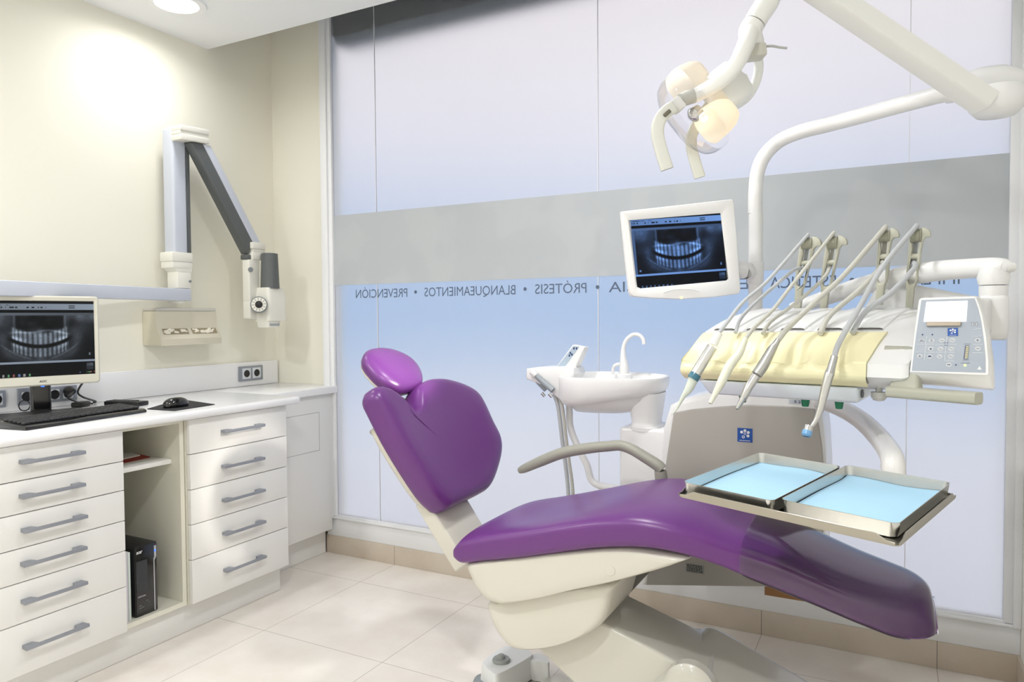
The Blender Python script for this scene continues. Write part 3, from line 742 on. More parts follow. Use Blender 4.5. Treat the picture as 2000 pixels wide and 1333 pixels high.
# ------------------------------------------------------------------ the dental chair
CY = 2.02
chair = thing('dental_chair', 'purple dental chair, reclined, with clear plastic cover over the foot end', 'dental chair', (-.55, CY, 0))
ST = [(891, 1064, 1093, .245), (897, 1053, 1104, .25), (907, 1047, 1108, .253), (941, 1039, 1105, .257), (1022, 1027, 1098, .262), (1104, 1013, 1087, .264), (1160, 1005, 1080.5, .265), (1217, 1002, 1078, .265),
      (1266, 1007, 1080, .262), (1315, 1019, 1087, .254), (1363, 1037, 1099, .240), (1412, 1054, 1115, .222), (1447, 1064, 1130, .210), (1517, 1087, 1158, .196), (1590, 1119, 1187, .190), (1662, 1151, 1217, .184),
      (1735, 1176, 1246, .172), (1779, 1187, 1255, .155), (1806, 1196, 1253, .136), (1821, 1206, 1245, .118), (1827, 1219, 1235, .10)]
SEC = []
for px, yc_, yb_, hw in ST:
    a = ony(px, yc_, CY - hw + .012); b = ony(px, yb_, CY - hw + .02)
    SEC.append(((a.x + b.x) / 2, a.z, b.z, hw))
def sec_ring(x, zt, zb, hw, dish=0, grow=0, n=56, tail=0):
    zm, hz = (zt + zb) / 2, (zt - zb) / 2 + grow; w = hw + grow; R = []
    for k in range(n):
        a = 2 * PI * k / n; c, s = math.cos(a), math.sin(a)
        e = 2 / 4.2
        y = w * math.copysign(abs(c) ** e, c); z = hz * math.copysign(abs(s) ** e, s)
        if s > 0:
            u = y / w; z += dish * (1 - u * u) * s
            z += .012 * (1 - u * u) * s * tail
        R.append(V((x, CY + y, zm + z)))
    return R
rs = []
fine = []
for i in range(len(SEC) - 1):
    for k in range(4):
        t_ = k / 4; f = lambda j: V((SEC[max(0, min(len(SEC) - 1, j))][0], SEC[max(0, min(len(SEC) - 1, j))][1], SEC[max(0, min(len(SEC) - 1, j))][2]))
        p = cr(f(i - 1), f(i), f(i + 1), f(i + 2), t_); hw = SEC[i][3] + (SEC[i + 1][3] - SEC[i][3]) * t_
        fine.append((p.x, p.y, p.z, hw))
fine.append(SEC[-1])
xa = fine[0][0]
for x, zt, zb, hw in fine:
    d = x - xa
    dish = -.020 * sm(d, .04, .16) * (1 - sm(d, .30, .55)) + .004
    rs.append(sec_ring(x, zt, zb, hw, dish, 0, tail=sm(d, .5, .7)))
def shrink(ring, s, dx):
    c = sum(ring, V((0, 0, 0))) / len(ring)
    return [V((p.x + dx, c.y + (p.y - c.y) * (1 - (1 - s) * .12), c.z + (p.z - c.z) * s)) for p in ring]
rs = [shrink(rs[0], .15, -.0075), shrink(rs[0], .55, -.006), shrink(rs[0], .85, -.003)] + rs + [shrink(rs[-1], .7, .003), shrink(rs[-1], .2, .005)]
MB().rings(rs).build('seat_cushion', PURPLE, chair, 50)
# clear cover over the lower part of the leg rest: open sleeve just outside the upholstery
xc0, xc1 = SEC[12][0], SEC[17][0]
cv = [sec_ring(x, zt, zb, hw, .004, .0035, tail=sm(x - xa, .5, .7)) for x, zt, zb, hw in fine if xc0 - .002 <= x <= xc1 + .002]
cvl = [sec_ring(x, zt, zb, hw, .004, .0035, tail=1) for x, zt, zb, hw in fine if x > xc1 + .002]
n = len(cv[0])
cm = MB().rings(cv, cap=False)
# over the toe only the upper half is covered
half = [k for k in range(n) if math.sin(2 * PI * k / n) >= -.25]
cm.rings([[r[k] for k in half] for r in [cv[-1]] + cvl] + [[r_ + V((.006, 0, 0)) for r_ in [cvl[-1][k] for k in half]]], cap=False, closed=False)
cm.build('clear_foot_cover', COVER, chair, 60, label='shiny transparent plastic cover on the foot end')

# shells under the seat
def yprism(mb, px, hw, prof, dy=.0):
    pts = [ony(a, b, CY - hw + dy) for a, b in px]; out = spline2([(p.x, p.z) for p in pts], 4 * len(pts))
    return mb.ringloft(out, (0, CY, 0), AX, UP, -AY, prof)
w = .222
PS = [(w - .02, ) ]
sh = [(908, 1106), (915, 1128), (926, 1150), (942, 1169), (962, 1179), (985, 1181), (1050, 1171), (1120, 1154), (1180, 1142), (1230, 1130), (1290, 1113), (1330, 1100), (1344, 1092), (1300, 1082), (1217, 1070), (1100, 1078), (1000, 1090), (930, 1098)]
s1 = yprism(MB(), sh, .235, [(.82, .245), (.9, .243), (.96, .236), (1, .218), (1, -.218), (.96, -.236), (.9, -.243), (.82, -.245)]).build('seat_shell', SHELL, chair, 40)
c_ = ony(1191, 1115, CY - .246); cp = MB(); cp.lathe([(.0152, -.004), (.0152, .0012), (.0135, .0022), (.0001, .0022)], (c_.x, CY - .2445, c_.z), -AY, 28); cp.build('round_cap', SHELL, s1, 30)
lo = [(953, 1178), (956, 1200), (966, 1226), (980, 1247), (996, 1263), (1012, 1269), (1045, 1270), (1085, 1264), (1125, 1251), (1160, 1232), (1180, 1213), (1189, 1190), (1196, 1160), (1199, 1138), (1120, 1146), (1000, 1168)]
yprism(MB(), lo, .20, [(.80, .215), (.9, .213), (.96, .206), (1, .19), (1, -.02), (.96, -.036), (.9, -.043), (.80, -.045)]).build('lift_cover', SHELL, chair, 40)
# lift arm and base
yn, yf = CY - .165, CY + .13
A_, B_, C_, D_ = ony(1200, 1150, yf), ony(1366, 1230, yf), ony(1341, 1304, yn), ony(1176, 1218, yn)
zt0 = (A_.z + D_.z) / 2
E_, F_ = ony(1042, 1262, yn), ony(1115, 1333, yn)
dl_ = (C_ - D_).normalized()
Ebot = E_ + (E_ - F_).normalized() * .05; Fbot = E_ + (F_ - E_).normalized() * .62
am = MB()
am.hexa([A_ - dl_ * .12, B_ + dl_ * .06, C_ + dl_ * .06, D_ - dl_ * .12], [V((Ebot.x, yf, Ebot.z)), V((Fbot.x, yf, Fbot.z)), V((Fbot.x, yn, Fbot.z)), V((Ebot.x, yn, Ebot.z))], .012, 4)
am.build('lift_arm', ARMG, chair, 40)
def gz(x, y, z): return V((x, y, max(z, .004)))
# base: sloping cover and floor plate
yb0, yb1 = CY - .20, CY + .17
T0 = ony(1350, 1224, yb1); T1 = ony(1395, 1226, yb1); T2 = ony(1600, 1345, yb1); N0 = ony(1341, 1306, yb0 + .035)
bprof = spline2([(T0.x - .015, T0.z - .05), (T0.x, T0.z - .006), (T0.x + .03, T0.z + .004), (T1.x + .01, T1.z), ((T1.x + T2.x) / 2, (T1.z + T2.z) / 2 + .004), (T2.x, T2.z), (T2.x + .10, T2.z - .075), (T2.x + .20, .03), (T2.x + .18, .008), (T0.x - .02, .008)], 80)
bs_ = MB(); bs_.ringloft(bprof, (0, CY - .015, 0), AX, UP, -AY, [(.93, .185), (.98, .18), (1, .165), (1, -.165), (.98, -.18), (.93, -.185)]); bs_.build('base_cover', ARMG, chair, 45)
k = ony(1352, 1345, CY - .21); bb_ = MB(); bb_.lathe([(.066, -.03), (.066, 0), (.055, .012), (.03, .018), (.001, .019)], (k.x - .01, CY - .2, k.z - .01), -AY, 32); bb_.build('pivot_dome', ARMG, chair)
fpl = MB(); fpl.ringloft(rrect2(-1.05, .02, CY - .22, CY + .22, .05, 6), (0, 0, 0), AX, AY, UP, [(1, .0005), (1, .02), (.98, .028)], ctr=(-.5, CY)); fpl.build('floor_plate', ARMG, chair)
up_ = MB(); up_.hexa([V((-.95, CY - .1, .30)), V((-.30, CY - .1, .2)), V((-.30, CY + .1, .2)), V((-.95, CY + .1, .30))], [V((-.9, CY - .12, .02)), V((-.2, CY - .12, .02)), V((-.2, CY + .12, .02)), V((-.9, CY + .12, .02))], .02)

# backrest
BY = CY + .02
TB = math.radians(63)
av = V((-math.cos(TB), 0, math.sin(TB))); nv = V((math.sin(TB), 0, math.cos(TB)))
P0 = ony(872, 993, BY - .11); P0 = V((P0.x, BY, P0.z))
BO = [(718, 773), (719, 784), (727, 800), (760, 861), (800, 922), (833, 967), (855, 988), (868, 996), (880, 993), (905, 981), (940, 964), (953, 953), (962, 930), (968, 892), (964, 862), (948, 828), (932, 792), (919, 771), (898, 755), (870, 743), (846, 740), (829, 745), (816, 757), (812, 772), (809, 796), (791, 811), (771, 797), (752, 766), (735, 758), (723, 763)]
Bp = []
for a, b in BO:
    q = onp(a, b, P0 + nv * -.01, nv) - P0; Bp.append((q.y, q.dot(av)))
ol = spline2(Bp, 180)
cb_ = (.02, .19)
def bcurve(a, b): return .02 * ((a - .02) / .25) ** 2 - .02 * sm(b, .3, .45) * 0
bk = MB()
rad = [math.hypot(p[0] - cb_[0], p[1] - cb_[1]) for p in ol]; smr = rad[:]; nO = len(ol)
for _ in range(14): smr = [sum(smr[(i + k) % nO] for k in range(-4, 5)) / 9 for i in range(nO)]
def bring(sc, h):
    w_ = sm(sc, .55, 1.0); R = []
    for i, p in enumerate(ol):
        f = (w_ + (1 - w_) * smr[i] / rad[i]) * sc; a = cb_[0] + (p[0] - cb_[0]) * f; b = cb_[1] + (p[1] - cb_[1]) * f
        R.append(P0 - nv * .012 + AY * a + av * b + nv * (h + bcurve(a, b)))
    return R
bk.rings([bring(*q) for q in [(.90, -.062), (.97, -.056), (.995, -.042), (1.0, -.022), (.995, -.004), (.975, .010), (.94, .020), (.88, .027), (.78, .030), (.6, .029), (.4, .027), (.2, .026), (.02, .026)]])
bk.build('backrest_cushion', PURPLE, chair, 60)
bsn = MB(); bsn.ringloft([(p[0], min(p[1], .33)) for p in ol], P0 - nv * .012, AY, av, nv, [(.84, -.088), (.90, -.083), (.925, -.072), (.93, -.056), (.90, -.045)], bcurve, cb_); bsn.build('backrest_shell', SHELL, chair, 45)
# bracket between seat and backrest
q1, q2 = ony(880, 1000, BY - .09), ony(900, 1062, BY - .09)
br_ = MB(); L1 = P0 + av * .06 - nv * .062; L2 = V((q2.x + .03, BY, q2.z - .06))
dv = (L2 - L1).normalized(); nn = AY.cross(dv).normalized()
if nn.x < 0: nn = -nn
br_.hexa([L1 + AY * -.115, L1 + AY * .10, L1 + AY * .10 - nn * .05, L1 + AY * -.115 - nn * .05], [L2 + AY * -.10, L2 + AY * .09, L2 + AY * .09 - nn * .06, L2 + AY * -.10 - nn * .06], .008, 3)
br_.build('backrest_bracket', SHELL, chair, 40)
# headrest
TH = math.radians(36); ah = V((-math.cos(TH), 0, math.sin(TH))); nh = V((math.sin(TH), 0, math.cos(TH)))
H0 = ony(768, 727, BY); H0 = V((H0.x, BY, H0.z))
HO = [(710, 703), (712, 690), (722, 684), (745, 682), (770, 687), (797, 699), (815, 715), (825, 736), (824, 750), (810, 757), (786, 762), (765, 755), (742, 741), (722, 721)]
ho = []
for a, b in HO:
    q = onp(a, b, H0, nh) - H0; ho.append((q.y, q.dot(ah)))
ho = spline2(ho, 96)
hd = MB(); hd.ringloft(ho, H0, AY, ah, nh, [(.80, -.034), (.92, -.030), (.985, -.016), (1, -.002), (.985, .006), (.94, .014), (.85, .021), (.7, .027), (.5, .030), (.25, .032), (.02, .032)], lambda a, b: -.004)
hd.build('headrest_cushion', PURPLE, chair, 60)
hs = MB(); hs.ringloft(ho, H0, AY, ah, nh, [(.74, -.048), (.86, -.045), (.92, -.038), (.93, -.028), (.9, -.022)]); hs.build('headrest_shell', SHELL, chair, 45)
hb = MB(); g0 = H0 - nh * .05 - ah * .03; g1 = P0 + av * .36 - nv * .085
hb.tube([g0, g0 + V((-.0, 0, -.03)), g1 + V((0, 0, .03)), g1 - av * .08], .022, 12, 6, flat=.45)
hb.build('headrest_bar', mat('bar_grey_steel', rgb(120, 118, 108), .35, metal=.6), chair)
hk = MB(); hk.box(g0 + AY * .02, (.05, .10, .03), Matrix.Rotation(TH, 3, 'Y'), .008); hk.build('headrest_joint', DGREY, chair)
# armrest on the far side
ay = CY + .27
AP = [(1014, 920, 9), (1026, 915, 14), (1060, 900, 17), (1100, 885, 17.5), (1150, 876, 17), (1190, 872, 16.5), (1212, 871, 16.5), (1235, 879, 17), (1262, 895, 18), (1285, 910, 19), (1293, 918, 18)]
ap = [ony(a, b, ay) for a, b, r in AP]; ar = [r / FOC * ((p - CAM).dot(_f)) * .62 for p, (a, b, r) in zip(ap, AP)]
am_ = MB(); am_.tube(ap, ar, 18, 6, flat=1.0); am_.build('armrest', GREEN_GREY, chair, 50)
ax0 = ony(1290, 920, ay)
MB().tube([ax0, V((ax0.x + .004, ay, ax0.z - .06)), V((ax0.x + .004, ay - .03, ax0.z - .17))], [.020, .022, .024], 12, 6).build('armrest_post', GREEN_GREY, chair)

# foot pedal on the floor
pc0 = onz(1003, 1312, .07)
t = thing('foot_pedal', 'grey-white foot control with a round button on the floor beside the dental chair', 'foot control', (pc0.x, pc0.y, 0))
zt_ = .085
tp = [onz(a, b, zt_) for a, b in ((943, 1292), (945, 1300), (957, 1312), (975, 1317), (1032, 1286), (1040, 1276), (1026, 1266), (1000, 1262), (978, 1266))]
tb_ = MB(); c0_ = sum(tp, V((0, 0, 0))) / len(tp)
ring = spline2([(p.x, p.y) for p in tp], 54)
tb_.ringloft(ring, (0, 0, 0), AX, AY, UP, [(1.06, .004), (1.06, .02), (1.02, .05), (1, zt_ - .006), (.97, zt_), (.3, zt_ + .001)], ctr=(c0_.x, c0_.y)); tb_.build('housing', PEDALM, t, 40)
bt = onz(979, 1288, zt_ + .008); bm2 = MB(); bm2.lathe([(.030, -.01), (.031, .006), (.028, .011), (.014, .0115), (.013, .021), (.009, .024), (.001, .0245)], (bt.x, bt.y, zt_), UP, 28); bm2.build('push_button', PEDALG, t)
k = onz(1046, 1333, .0); k2 = onz(1050, 1280, zt_ - .01); cy_ = MB(); cy_.ringloft(spline2([(p.x, p.y) for p in [onz(a, b, zt_ - .012) for a, b in ((1032, 1287), (1042, 1292), (1058, 1294), (1072, 1296), (1070, 1285), (1048, 1276))]], 36), (0, 0, 0), AX, AY, UP, [(1, .004), (1, zt_ - .02), (.94, zt_ - .012)]); cy_.build('side_post', PEDALM, t)
pd = MB(); dp = [onz(a, b, .03) for a, b in ((924, 1331), (932, 1318), (948, 1316), (962, 1330), (975, 1350), (940, 1350))]
pd.ringloft(spline2([(p.x, p.y) for p in dp], 36), (0, 0, 0), AX, AY, UP, [(1, .004), (1, .024), (.93, .03)]); pd.build('pedal_lever', MGREY, t)
bsd = MB(); bsd.ringloft(ring, (0, 0, 0), AX, AY, UP, [(1.1, .0003), (1.1, .006)], ctr=(c0_.x, c0_.y)); bsd.build('rubber_base', DGREY, t)

# ------------------------------------------------------------------ dental unit column with spittoon, console and lamp pole
YU = 2.45
def U(px, py, y=YU): return ony(px, py, y)
unit = thing('dental_unit', 'white dental unit column with spittoon bowl and grey front panel behind the purple chair', 'dental unit', (-.45, 2.6, 0))
uo = [(1252, 1146), (1274, 1000), (1288, 900), (1294, 838), (1308, 792), (1330, 781), (1380, 769), (1440, 761.5), (1500, 759), (1560, 762), (1594, 769), (1604, 800), (1610, 850), (1614, 920), (1615, 1000), (1608, 1100), (1602, 1150), (1540, 1151), (1470, 1149), (1350, 1142)]
up2 = [U(a, b) for a, b in uo]; up2 = [(p.x, p.z) for p in up2]
ub = MB(); ub.extr(up2, (0, YU + .28, 0), AX, UP, -AY, .28, .02, 4); body = ub.build('column', WHITE, unit, 40)
po = [(1262, 1143), (1283, 1000), (1297, 931), (1316, 806), (1350, 800), (1400, 795), (1460, 791), (1530, 793), (1592, 799), (1600, 832), (1606, 872), (1610, 930), (1611, 1000), (1603, 1100), (1597, 1147)]
pp = [U(a, b) for a, b in po]; pb = MB(); pb.extr([(p.x, p.z) for p in pp], (0, YU - .006, 0), AX, UP, AY, .02, .005, 3)
panel = pb.build('front_panel', GREYPANEL, unit, 40, label='grey front panel with a small blue logo')
def logo(parent, c, ua, ub, s, n):
    c, ua, ub = V(c), V(ua).normalized(), V(ub).normalized()
    b = MB(); quad(b, c + n * .0004, ua, ub, -s / 2, s / 2, -s * .48, s * .48); bo = b.build('logo_badge', LOGOB, parent, 0)
    w_ = MB()
    for x, y in ((0, .31), (-.22, .2), (.22, .2), (.2, -.04)): disc(w_, c + n * .0008 + ua * (x * s) + ub * (y * s), ua, ub, s * .10, 16)
    disc(w_, c + n * .0008 + ub * (s * .10), ua, ub, s * .085, 16, s * .05)
    disc(w_, c + n * .0008 + ua * (-.11 * s) + ub * (-s * .13), ua, ub, s * .10, 16, s * .055)
    for k in range(8): quad(w_, c + n * .0008, ua, ub, s * (-.36 + k * .09), s * (-.30 + k * .09), -s * .40, -s * .35)
    w_.build('logo_mark', KEYLINE, bo, 0)
lc = U(1455, 850.5, YU - .0065); logo(panel, lc, AX, UP, .048, -AY)
sg = U(1340, 1117, YU - .0065); lb = MB(); quad(lb, sg - AY * .0005, AX, UP, 0, .062, 0, .03); lbo = lb.build('type_plate', STICK, panel, 0)
ln = MB(); random.seed(3)
for r in range(5):
    x = .003
    while x < .056:
        wd = random.uniform(.002, .009); quad(ln, sg - AY * .0009, AX, UP, x, min(.059, x + wd), .003 + r * .0052, .006 + r * .0052); x += wd + .002
ln.build('type_plate_print', INK, lbo, 0)
s0 = U(1541, 788, YU - .0005); mk = MB(); quad(mk, s0 - AY * .0004, AX, UP, 0, .062, -.001, .0125); mko = mk.build('model_plate', mat('plate_silver_blue', rgb(206, 214, 222), .35), body, 0)
mt = MB(); text_mb(mt, 'S 220', s0 - AY * .0008 + AX * .016 + UP * .002, AX, UP, .036, .008, .0002, .02); mt.build('model_lettering', KEYBLUE, mko, 0)
# foot arm that carries the column, and the board below it
fa = MB(); fa.hexa([V((-.80, 2.2, .36)), V((-.62, 2.2, .36)), V((-.62, 2.70, .36)), V((-.80, 2.70, .36))], [V((-.74, 2.2, .30)), V((-.62, 2.2, .30)), V((-.62, 2.70, .30)), V((-.74, 2.70, .30))], .01)
fa = MB(); q0, q1 = ony(1200, 1132, 2.2), ony(1236, 1158, 2.2)
fa.bb(q0.x, q1.x, CY + .16, 2.60, q1.z, q0.z + .05, .012); fa.bb(q0.x + .02, q1.x - .01, 2.10, 2.20, .03, q1.z + .02, .008)
fa.build('carrier_arm', mat('carrier_grey', rgb(120, 120, 112), .45), unit, 40)
wb = MB(); w0, w1 = ony(1495, 1149, 2.62), ony(1590, 1184, 2.62); wb.hexa([V((w0.x, 2.60, w0.z + .05)), V((w1.x + .05, 2.60, w0.z + .05)), V((w1.x + .05, 2.64, w0.z + .05)), V((w0.x, 2.64, w0.z + .05))],
        [V((w0.x, 2.60, ony(1495, 1163, 2.6).z)), V((w1.x + .05, 2.60, ony(1495, 1163, 2.6).z)), V((w1.x + .05, 2.64, ony(1495, 1163, 2.6).z)), V((w0.x, 2.64, ony(1495, 1163, 2.6).z))])
wb.build('wooden_board', WOOD, unit, 0, label='brown wooden board under the column')
# spittoon block, bowl, tap, filler
k0, k1 = ony(1209, 835, 2.47), ony(1300, 842, 2.47)
sb = MB(); sb.bb(k0.x, k1.x + .02, 2.47, 2.68, .42, k0.z, .012, 3); sb.build('spittoon_base', WHITE, unit, 40)
BC = V((-.915, 2.56, 0)); ZR = 1.047
def plan(sx, sy, n=64, e=3.0, sh=.0):
    R = []
    for k in range(n):
        a = 2 * PI * k / n; c, s = math.cos(a), math.sin(a)
        x = sx * math.copysign(abs(c) ** (2 / e), c); y = sy * math.copysign(abs(s) ** (2 / e), s)
        R.append((BC.x + x + sh * (1 if x > 0 else 0) * 0, BC.y + y * (1 - .18 * (x / sx))))
    return R
pl_ = plan(.196, .165)
bw = MB()
def rg(sx, sy, z, tx=0, tz=0):
    return [V((BC.x + (p[0] - BC.x) * sx + tx, BC.y + (p[1] - BC.y) * sy, z + tz * (p[0] - BC.x))) for p in pl_]
bw.rings([rg(.02, .02, .945), rg(.45, .45, .95), rg(.75, .75, .975), rg(.90, .88, 1.03), rg(.935, .925, 1.043), rg(.965, .96, 1.047), rg(.99, .99, 1.045), rg(1, 1, 1.037), rg(.985, .98, .985, 0, .12), rg(.93, .92, .966, 0, .13), rg(.86, .84, .958, 0, .13)], cap=False)
bwo = bw.build('spittoon_bowl', WHITE, unit, 50)
ubw = MB(); ubw.rings([rg(.88, .86, .967, 0, .13), rg(.86, .82, .955, -.004, .06), rg(.74, .66, .930, -.012, .0), rg(.52, .45, .911, -.045), rg(.28, .25, .906, -.06), rg(.02, .02, .905, -.06)], cap=False)
ubw.build('bowl_underside', WHITE, unit, 50)
stem = MB(); s0, s1 = ony(1232, 830, 2.5), ony(1279, 830, 2.5); xm, hw_ = (s0.x + s1.x) / 2, (s1.x - s0.x) / 2
stem.rings([[V((xm + (math.copysign(abs(math.cos(a)) ** .6, math.cos(a))) * hw_ * kx, 2.55 + math.copysign(abs(math.sin(a)) ** .6, math.sin(a)) * .075 * ky_, z)) for a in [2 * PI * k / 40 for k in range(40)]]
            for kx, ky_, z in ((1.35, 1.15, .99), (1.25, 1.1, .955), (1.12, 1.0, .91), (1.02, .95, .885), (1.1, 1.0, .872), (1.25, 1.1, .868), (1.25, 1.1, .855))])
stem.build('bowl_stem', WHITE, unit, 50)
fy = 2.64
fb = ony(1219.5, 734, fy)
fc = MB(); pth = [ony(a, b, fy) for a, b in ((1219.5, 736), (1219, 716), (1217.5, 700), (1217.5, 682), (1222, 667), (1231, 657), (1240, 653.5), (1250, 656), (1256.5, 664), (1258, 673))]
fc.tube(pth, [.0185, .018, .0125, .0085, .0078, .0076, .0074, .0074, .0074, .0072], 16, 5); fc.build('cup_filler_spout', WHITE, unit, 50)
fl = MB(); fl.lathe([(.03, -.012), (.03, .004), (.024, .008)], (fb.x, fy, fb.z), UP, 28); fl.build('spout_base', WHITE, unit)
f2 = MB(); f2.tube([ony(a, b, 2.66) for a, b in ((1197, 732), (1197.5, 721), (1201, 714.5), (1208, 712), (1217, 711.5))], .0068, 12, 5); f2.build('bowl_rinse_spout', WHITE, unit, 50)
# assistant console
YA = 2.50
cl = [(1032, 720), (1057, 717), (1100, 716), (1124, 719), (1127, 731), (1112, 752), (1096, 780), (1078, 766), (1062, 752), (1031, 740)]
cl_ = [ony(a, b, YA) for a, b in cl]; ac = MB(); ac.extr([(p.x, p.z) for p in cl_], (0, YA - .02, 0), AX, UP, AY, .11, .008, 3); aco = ac.build('assistant_console', WHITE, unit, 40)
hl = [(1083, 722), (1119, 674), (1143, 678.5), (1124, 722)]
hl_ = [ony(a, b, YA + .02) for a, b in hl]; h_ = MB(); h_.extr([(p.x, p.z) for p in hl_], (0, YA + .015, 0), AX, UP, AY, .05, .005, 3); hlo = h_.build('console_keypad', WHITE, unit, 40)
kf = [ony(a, b, YA + .0143) for a, b in ((1087, 718), (1102, 719), (1132, 677.5), (1120, 676))]; kp = MB(); kp.add(kf, [[0, 1, 2, 3]]); kpo = kp.build('keypad_film', mat('console_film', rgb(176, 192, 208), .4), hlo, 0)
kd = MB()
for a, b in ((1114, 690), (1117, 693), (1112, 695), (1121, 681), (1126, 681)): q = ony(a, b, YA + .0138); quad(kd, q, AX, UP, -.003, .003, -.004, .004)
kd.build('keypad_print', KEYBLUE, kpo, 0)
for i, (pts, r) in enumerate(((((1046, 733), (1060, 746), (1080, 763)), 6), (((1043, 739), (1054, 750), (1066, 762)), 5))):
    q = [ony(a, b, YA - .035 + .03 * i) for a, b in pts]; k = r / FOC * 2.6
    s_ = MB(); s_.tube(q, [k * .8, k, k * 1.05], 14, 4); so = s_.build('suction_handpiece', mat('suction_grey', rgb(150, 158, 164), .4), unit, 50)
    e = MB(); d_ = (q[0] - q[1]).normalized(); e.lathe([(k * 1.0, -.004), (k * 1.15, 0), (k * 1.15, .02), (k * .7, .024), (k * .6, .012)], q[0], d_, 16); e.build('suction_tip', WHITE, so)
    l = MB(); qq = [q[2], ony(1082 + 4 * i - 6 * i, 776 + i, YA - .01), ony(1090, 786, YA)]; l.tube([q[2] + V((-.012, -.01, -.012)), q[2] + V((.0, -.01, -.024))], .006, 10, 1); l.build('suction_lever', CHROME, so)
    hs_ = [(1082 + 6 * i, 770), (1089 + 8 * i, 790), (1093.5 + 8 * i, 820), (1098 + 8 * i, 860), (1104 + 8 * i, 905), (1109 + 9 * i, 950), (1112 + 9 * i, 1010)]
    P = [ony(a, b, YA + .015) for a, b in hs_]
    hm = MB(); fpts = []; frr = []
    for j in range(len(P) - 1):
        for m_ in range(22):
            fpts.append(cr(P[max(j - 1, 0)], P[j], P[j + 1], P[min(j + 2, len(P) - 1)], m_ / 22)); frr.append((.0082 - .0012 * i) * (1.0 if (j * 22 + m_) % 2 else .86))
    hm.tube(fpts, frr, 12, 1); hm.build('ribbed_suction_hose', HOSEB if i == 0 else HOSE, unit, 60)
sp_ = MB(); sp_.tube([ony(a, b, YA + .05) for a, b in ((1109, 765), (1112, 800), (1114, 835), (1128, 872), (1146, 908), (1162, 945))] + [V((-.86, YA + .05, .62)), V((-.75, YA + .06, .60))], .0135, 14, 6); sp_.build('console_support_tube', WHITE, unit, 50)

# pole and lamp
PY = 2.52; pb0 = ony(1475, 700, PY)
pole = MB(); pole.lathe([(.0232, .85), (.0232, ony(1475, 417, PY).z)], (pb0.x, pb0.y, 0), UP, 24); pole.build('pole', WHITE, unit, 50)
z1s, z0s = ony(1475, 514, PY).z, ony(1475, 553, PY).z
sv = MB(); sv.lathe([(.0245, z0s - .004), (.0268, z0s), (.0268, z1s), (.0245, z1s + .004)], (pb0.x, pb0.y, 0), UP, 24); sv.build('pole_sleeve', WHITE, unit, 50)

lamp = thing('dental_lamp', 'lit dental operating lamp on a long white jointed arm above the purple chair', 'lamp', (pb0.x, pb0.y, ony(1475, 417, PY).z))
BP = [(1475, 417, 0), (1475.5, 375, 0), (1480, 335, 0), (1494, 303, 0), (1522, 276, .03), (1562, 258, .09), (1620, 243, .18), (1700, 221.5, .32), (1800, 194, .48), (1860, 178, .56), (1900, 168, .6)]
base_d = (V((pb0.x, pb0.y, 0)) - CAM).dot(_f) + 0
def kd_(px, f): return 2.39 - f * .8
bp = [ony(a, b, PY) if f == 0 else ond(a, b, kd_(a, f)) for a, b, f in BP]
dref = (bp[0] - CAM).dot(_f)
bp = [ony(a, b, PY) if f == 0 else ond(a, b, dref - f * .8) for a, b, f in BP]
bt_ = MB(); bt_.tube(bp, [.0232] * 9 + [.025, .028], 24, 8); bt_.build('boom_tube', WHITE, lamp, 60)
J = ond(1946, 168, dref - .52)
ku = MB(); dirb = (bp[-1] - bp[-2]).normalized()
ku.tube([ond(1845, 183, dref - .46), ond(1880, 172, dref - .49), ond(1915, 163, dref - .51), ond(1950, 160, dref - .52), ond(1978, 164, dref - .525), ond(1994, 170, dref - .53)], [.027, .034, .041, .043, .040, .030], 24, 6)
ku.build('upper_knuckle', WHITE, lamp, 60)
kl_ = ond(1946, 196, dref - .535)
kk = MB(); kk.lathe([(.02, -.045), (.045, -.04), (.062, -.022), (.067, 0), (.066, .018), (.060, .03), (.02, .032)], kl_, UP, 32); kk.build('lower_knuckle', WHITE, lamp, 60)
c_ = ond(1993, 181, dref - .54); ck = MB(); ck.lathe([(.012, -.02), (.013, .004), (.010, .008)], c_, RT, 16); ck.build('knuckle_cap', WARMW, lamp)
dB = dref - .56
e0_, e1_ = ond(1926, 201, dB), ond(1560, -46, dB); eX = ond(1400, -154, dB)
dd_ = (e1_ - e0_).normalized(); nu = dd_.cross(_f).normalized()
if nu.z < 0: nu = -nu
nf = nu.cross(dd_).normalized()
if nf.dot(_f) > 0: nf = -nf
EE = e1_ + dd_ * .10
hh = .0235; dw = .034
sec = [(-hh, -dw), (hh, -dw), (hh, dw * .8), (hh * .7, dw), (-hh, dw)]
bmh = MB()
bmh.rings([[p + nu * a + nf * b for a, b in ((hh * s, dw * q) for s, q in ((-1, .75), (-.8, 1), (.85, 1), (1, .8), (1, -1), (-1, -1)))] for p, s in ((e0_, 1), (EE, 1.05))])
bmh.build('balanced_arm', WARMW, lamp, 30)
DL = dref - .53
def Lp(px, py, o=0): return ond(px, py, DL + o)
dp_ = MB(); dp_.tube([EE, EE + V((-.02, -.0, -.02)), Lp(1514, -60), Lp(1507, -20)], [.028, .03, .029, .029], 20, 6); dp_.build('arm_head', WARMW, lamp, 50)
nk = MB(); nk.tube([Lp(1510, -25), Lp(1498, 5), Lp(1483, 28), Lp(1474, 44)], [.029, .030, .029, .0285], 24, 6); nk.build('yoke_neck', WARMW, lamp, 60)
y2 = MB(); y2.tube([Lp(1473, 46), Lp(1465, 62), Lp(1470, 85), Lp(1474, 102)], [.0285, .030, .029, .024], 24, 6, flat=1); y2.build('yoke_hub', WARMW, lamp, 60)
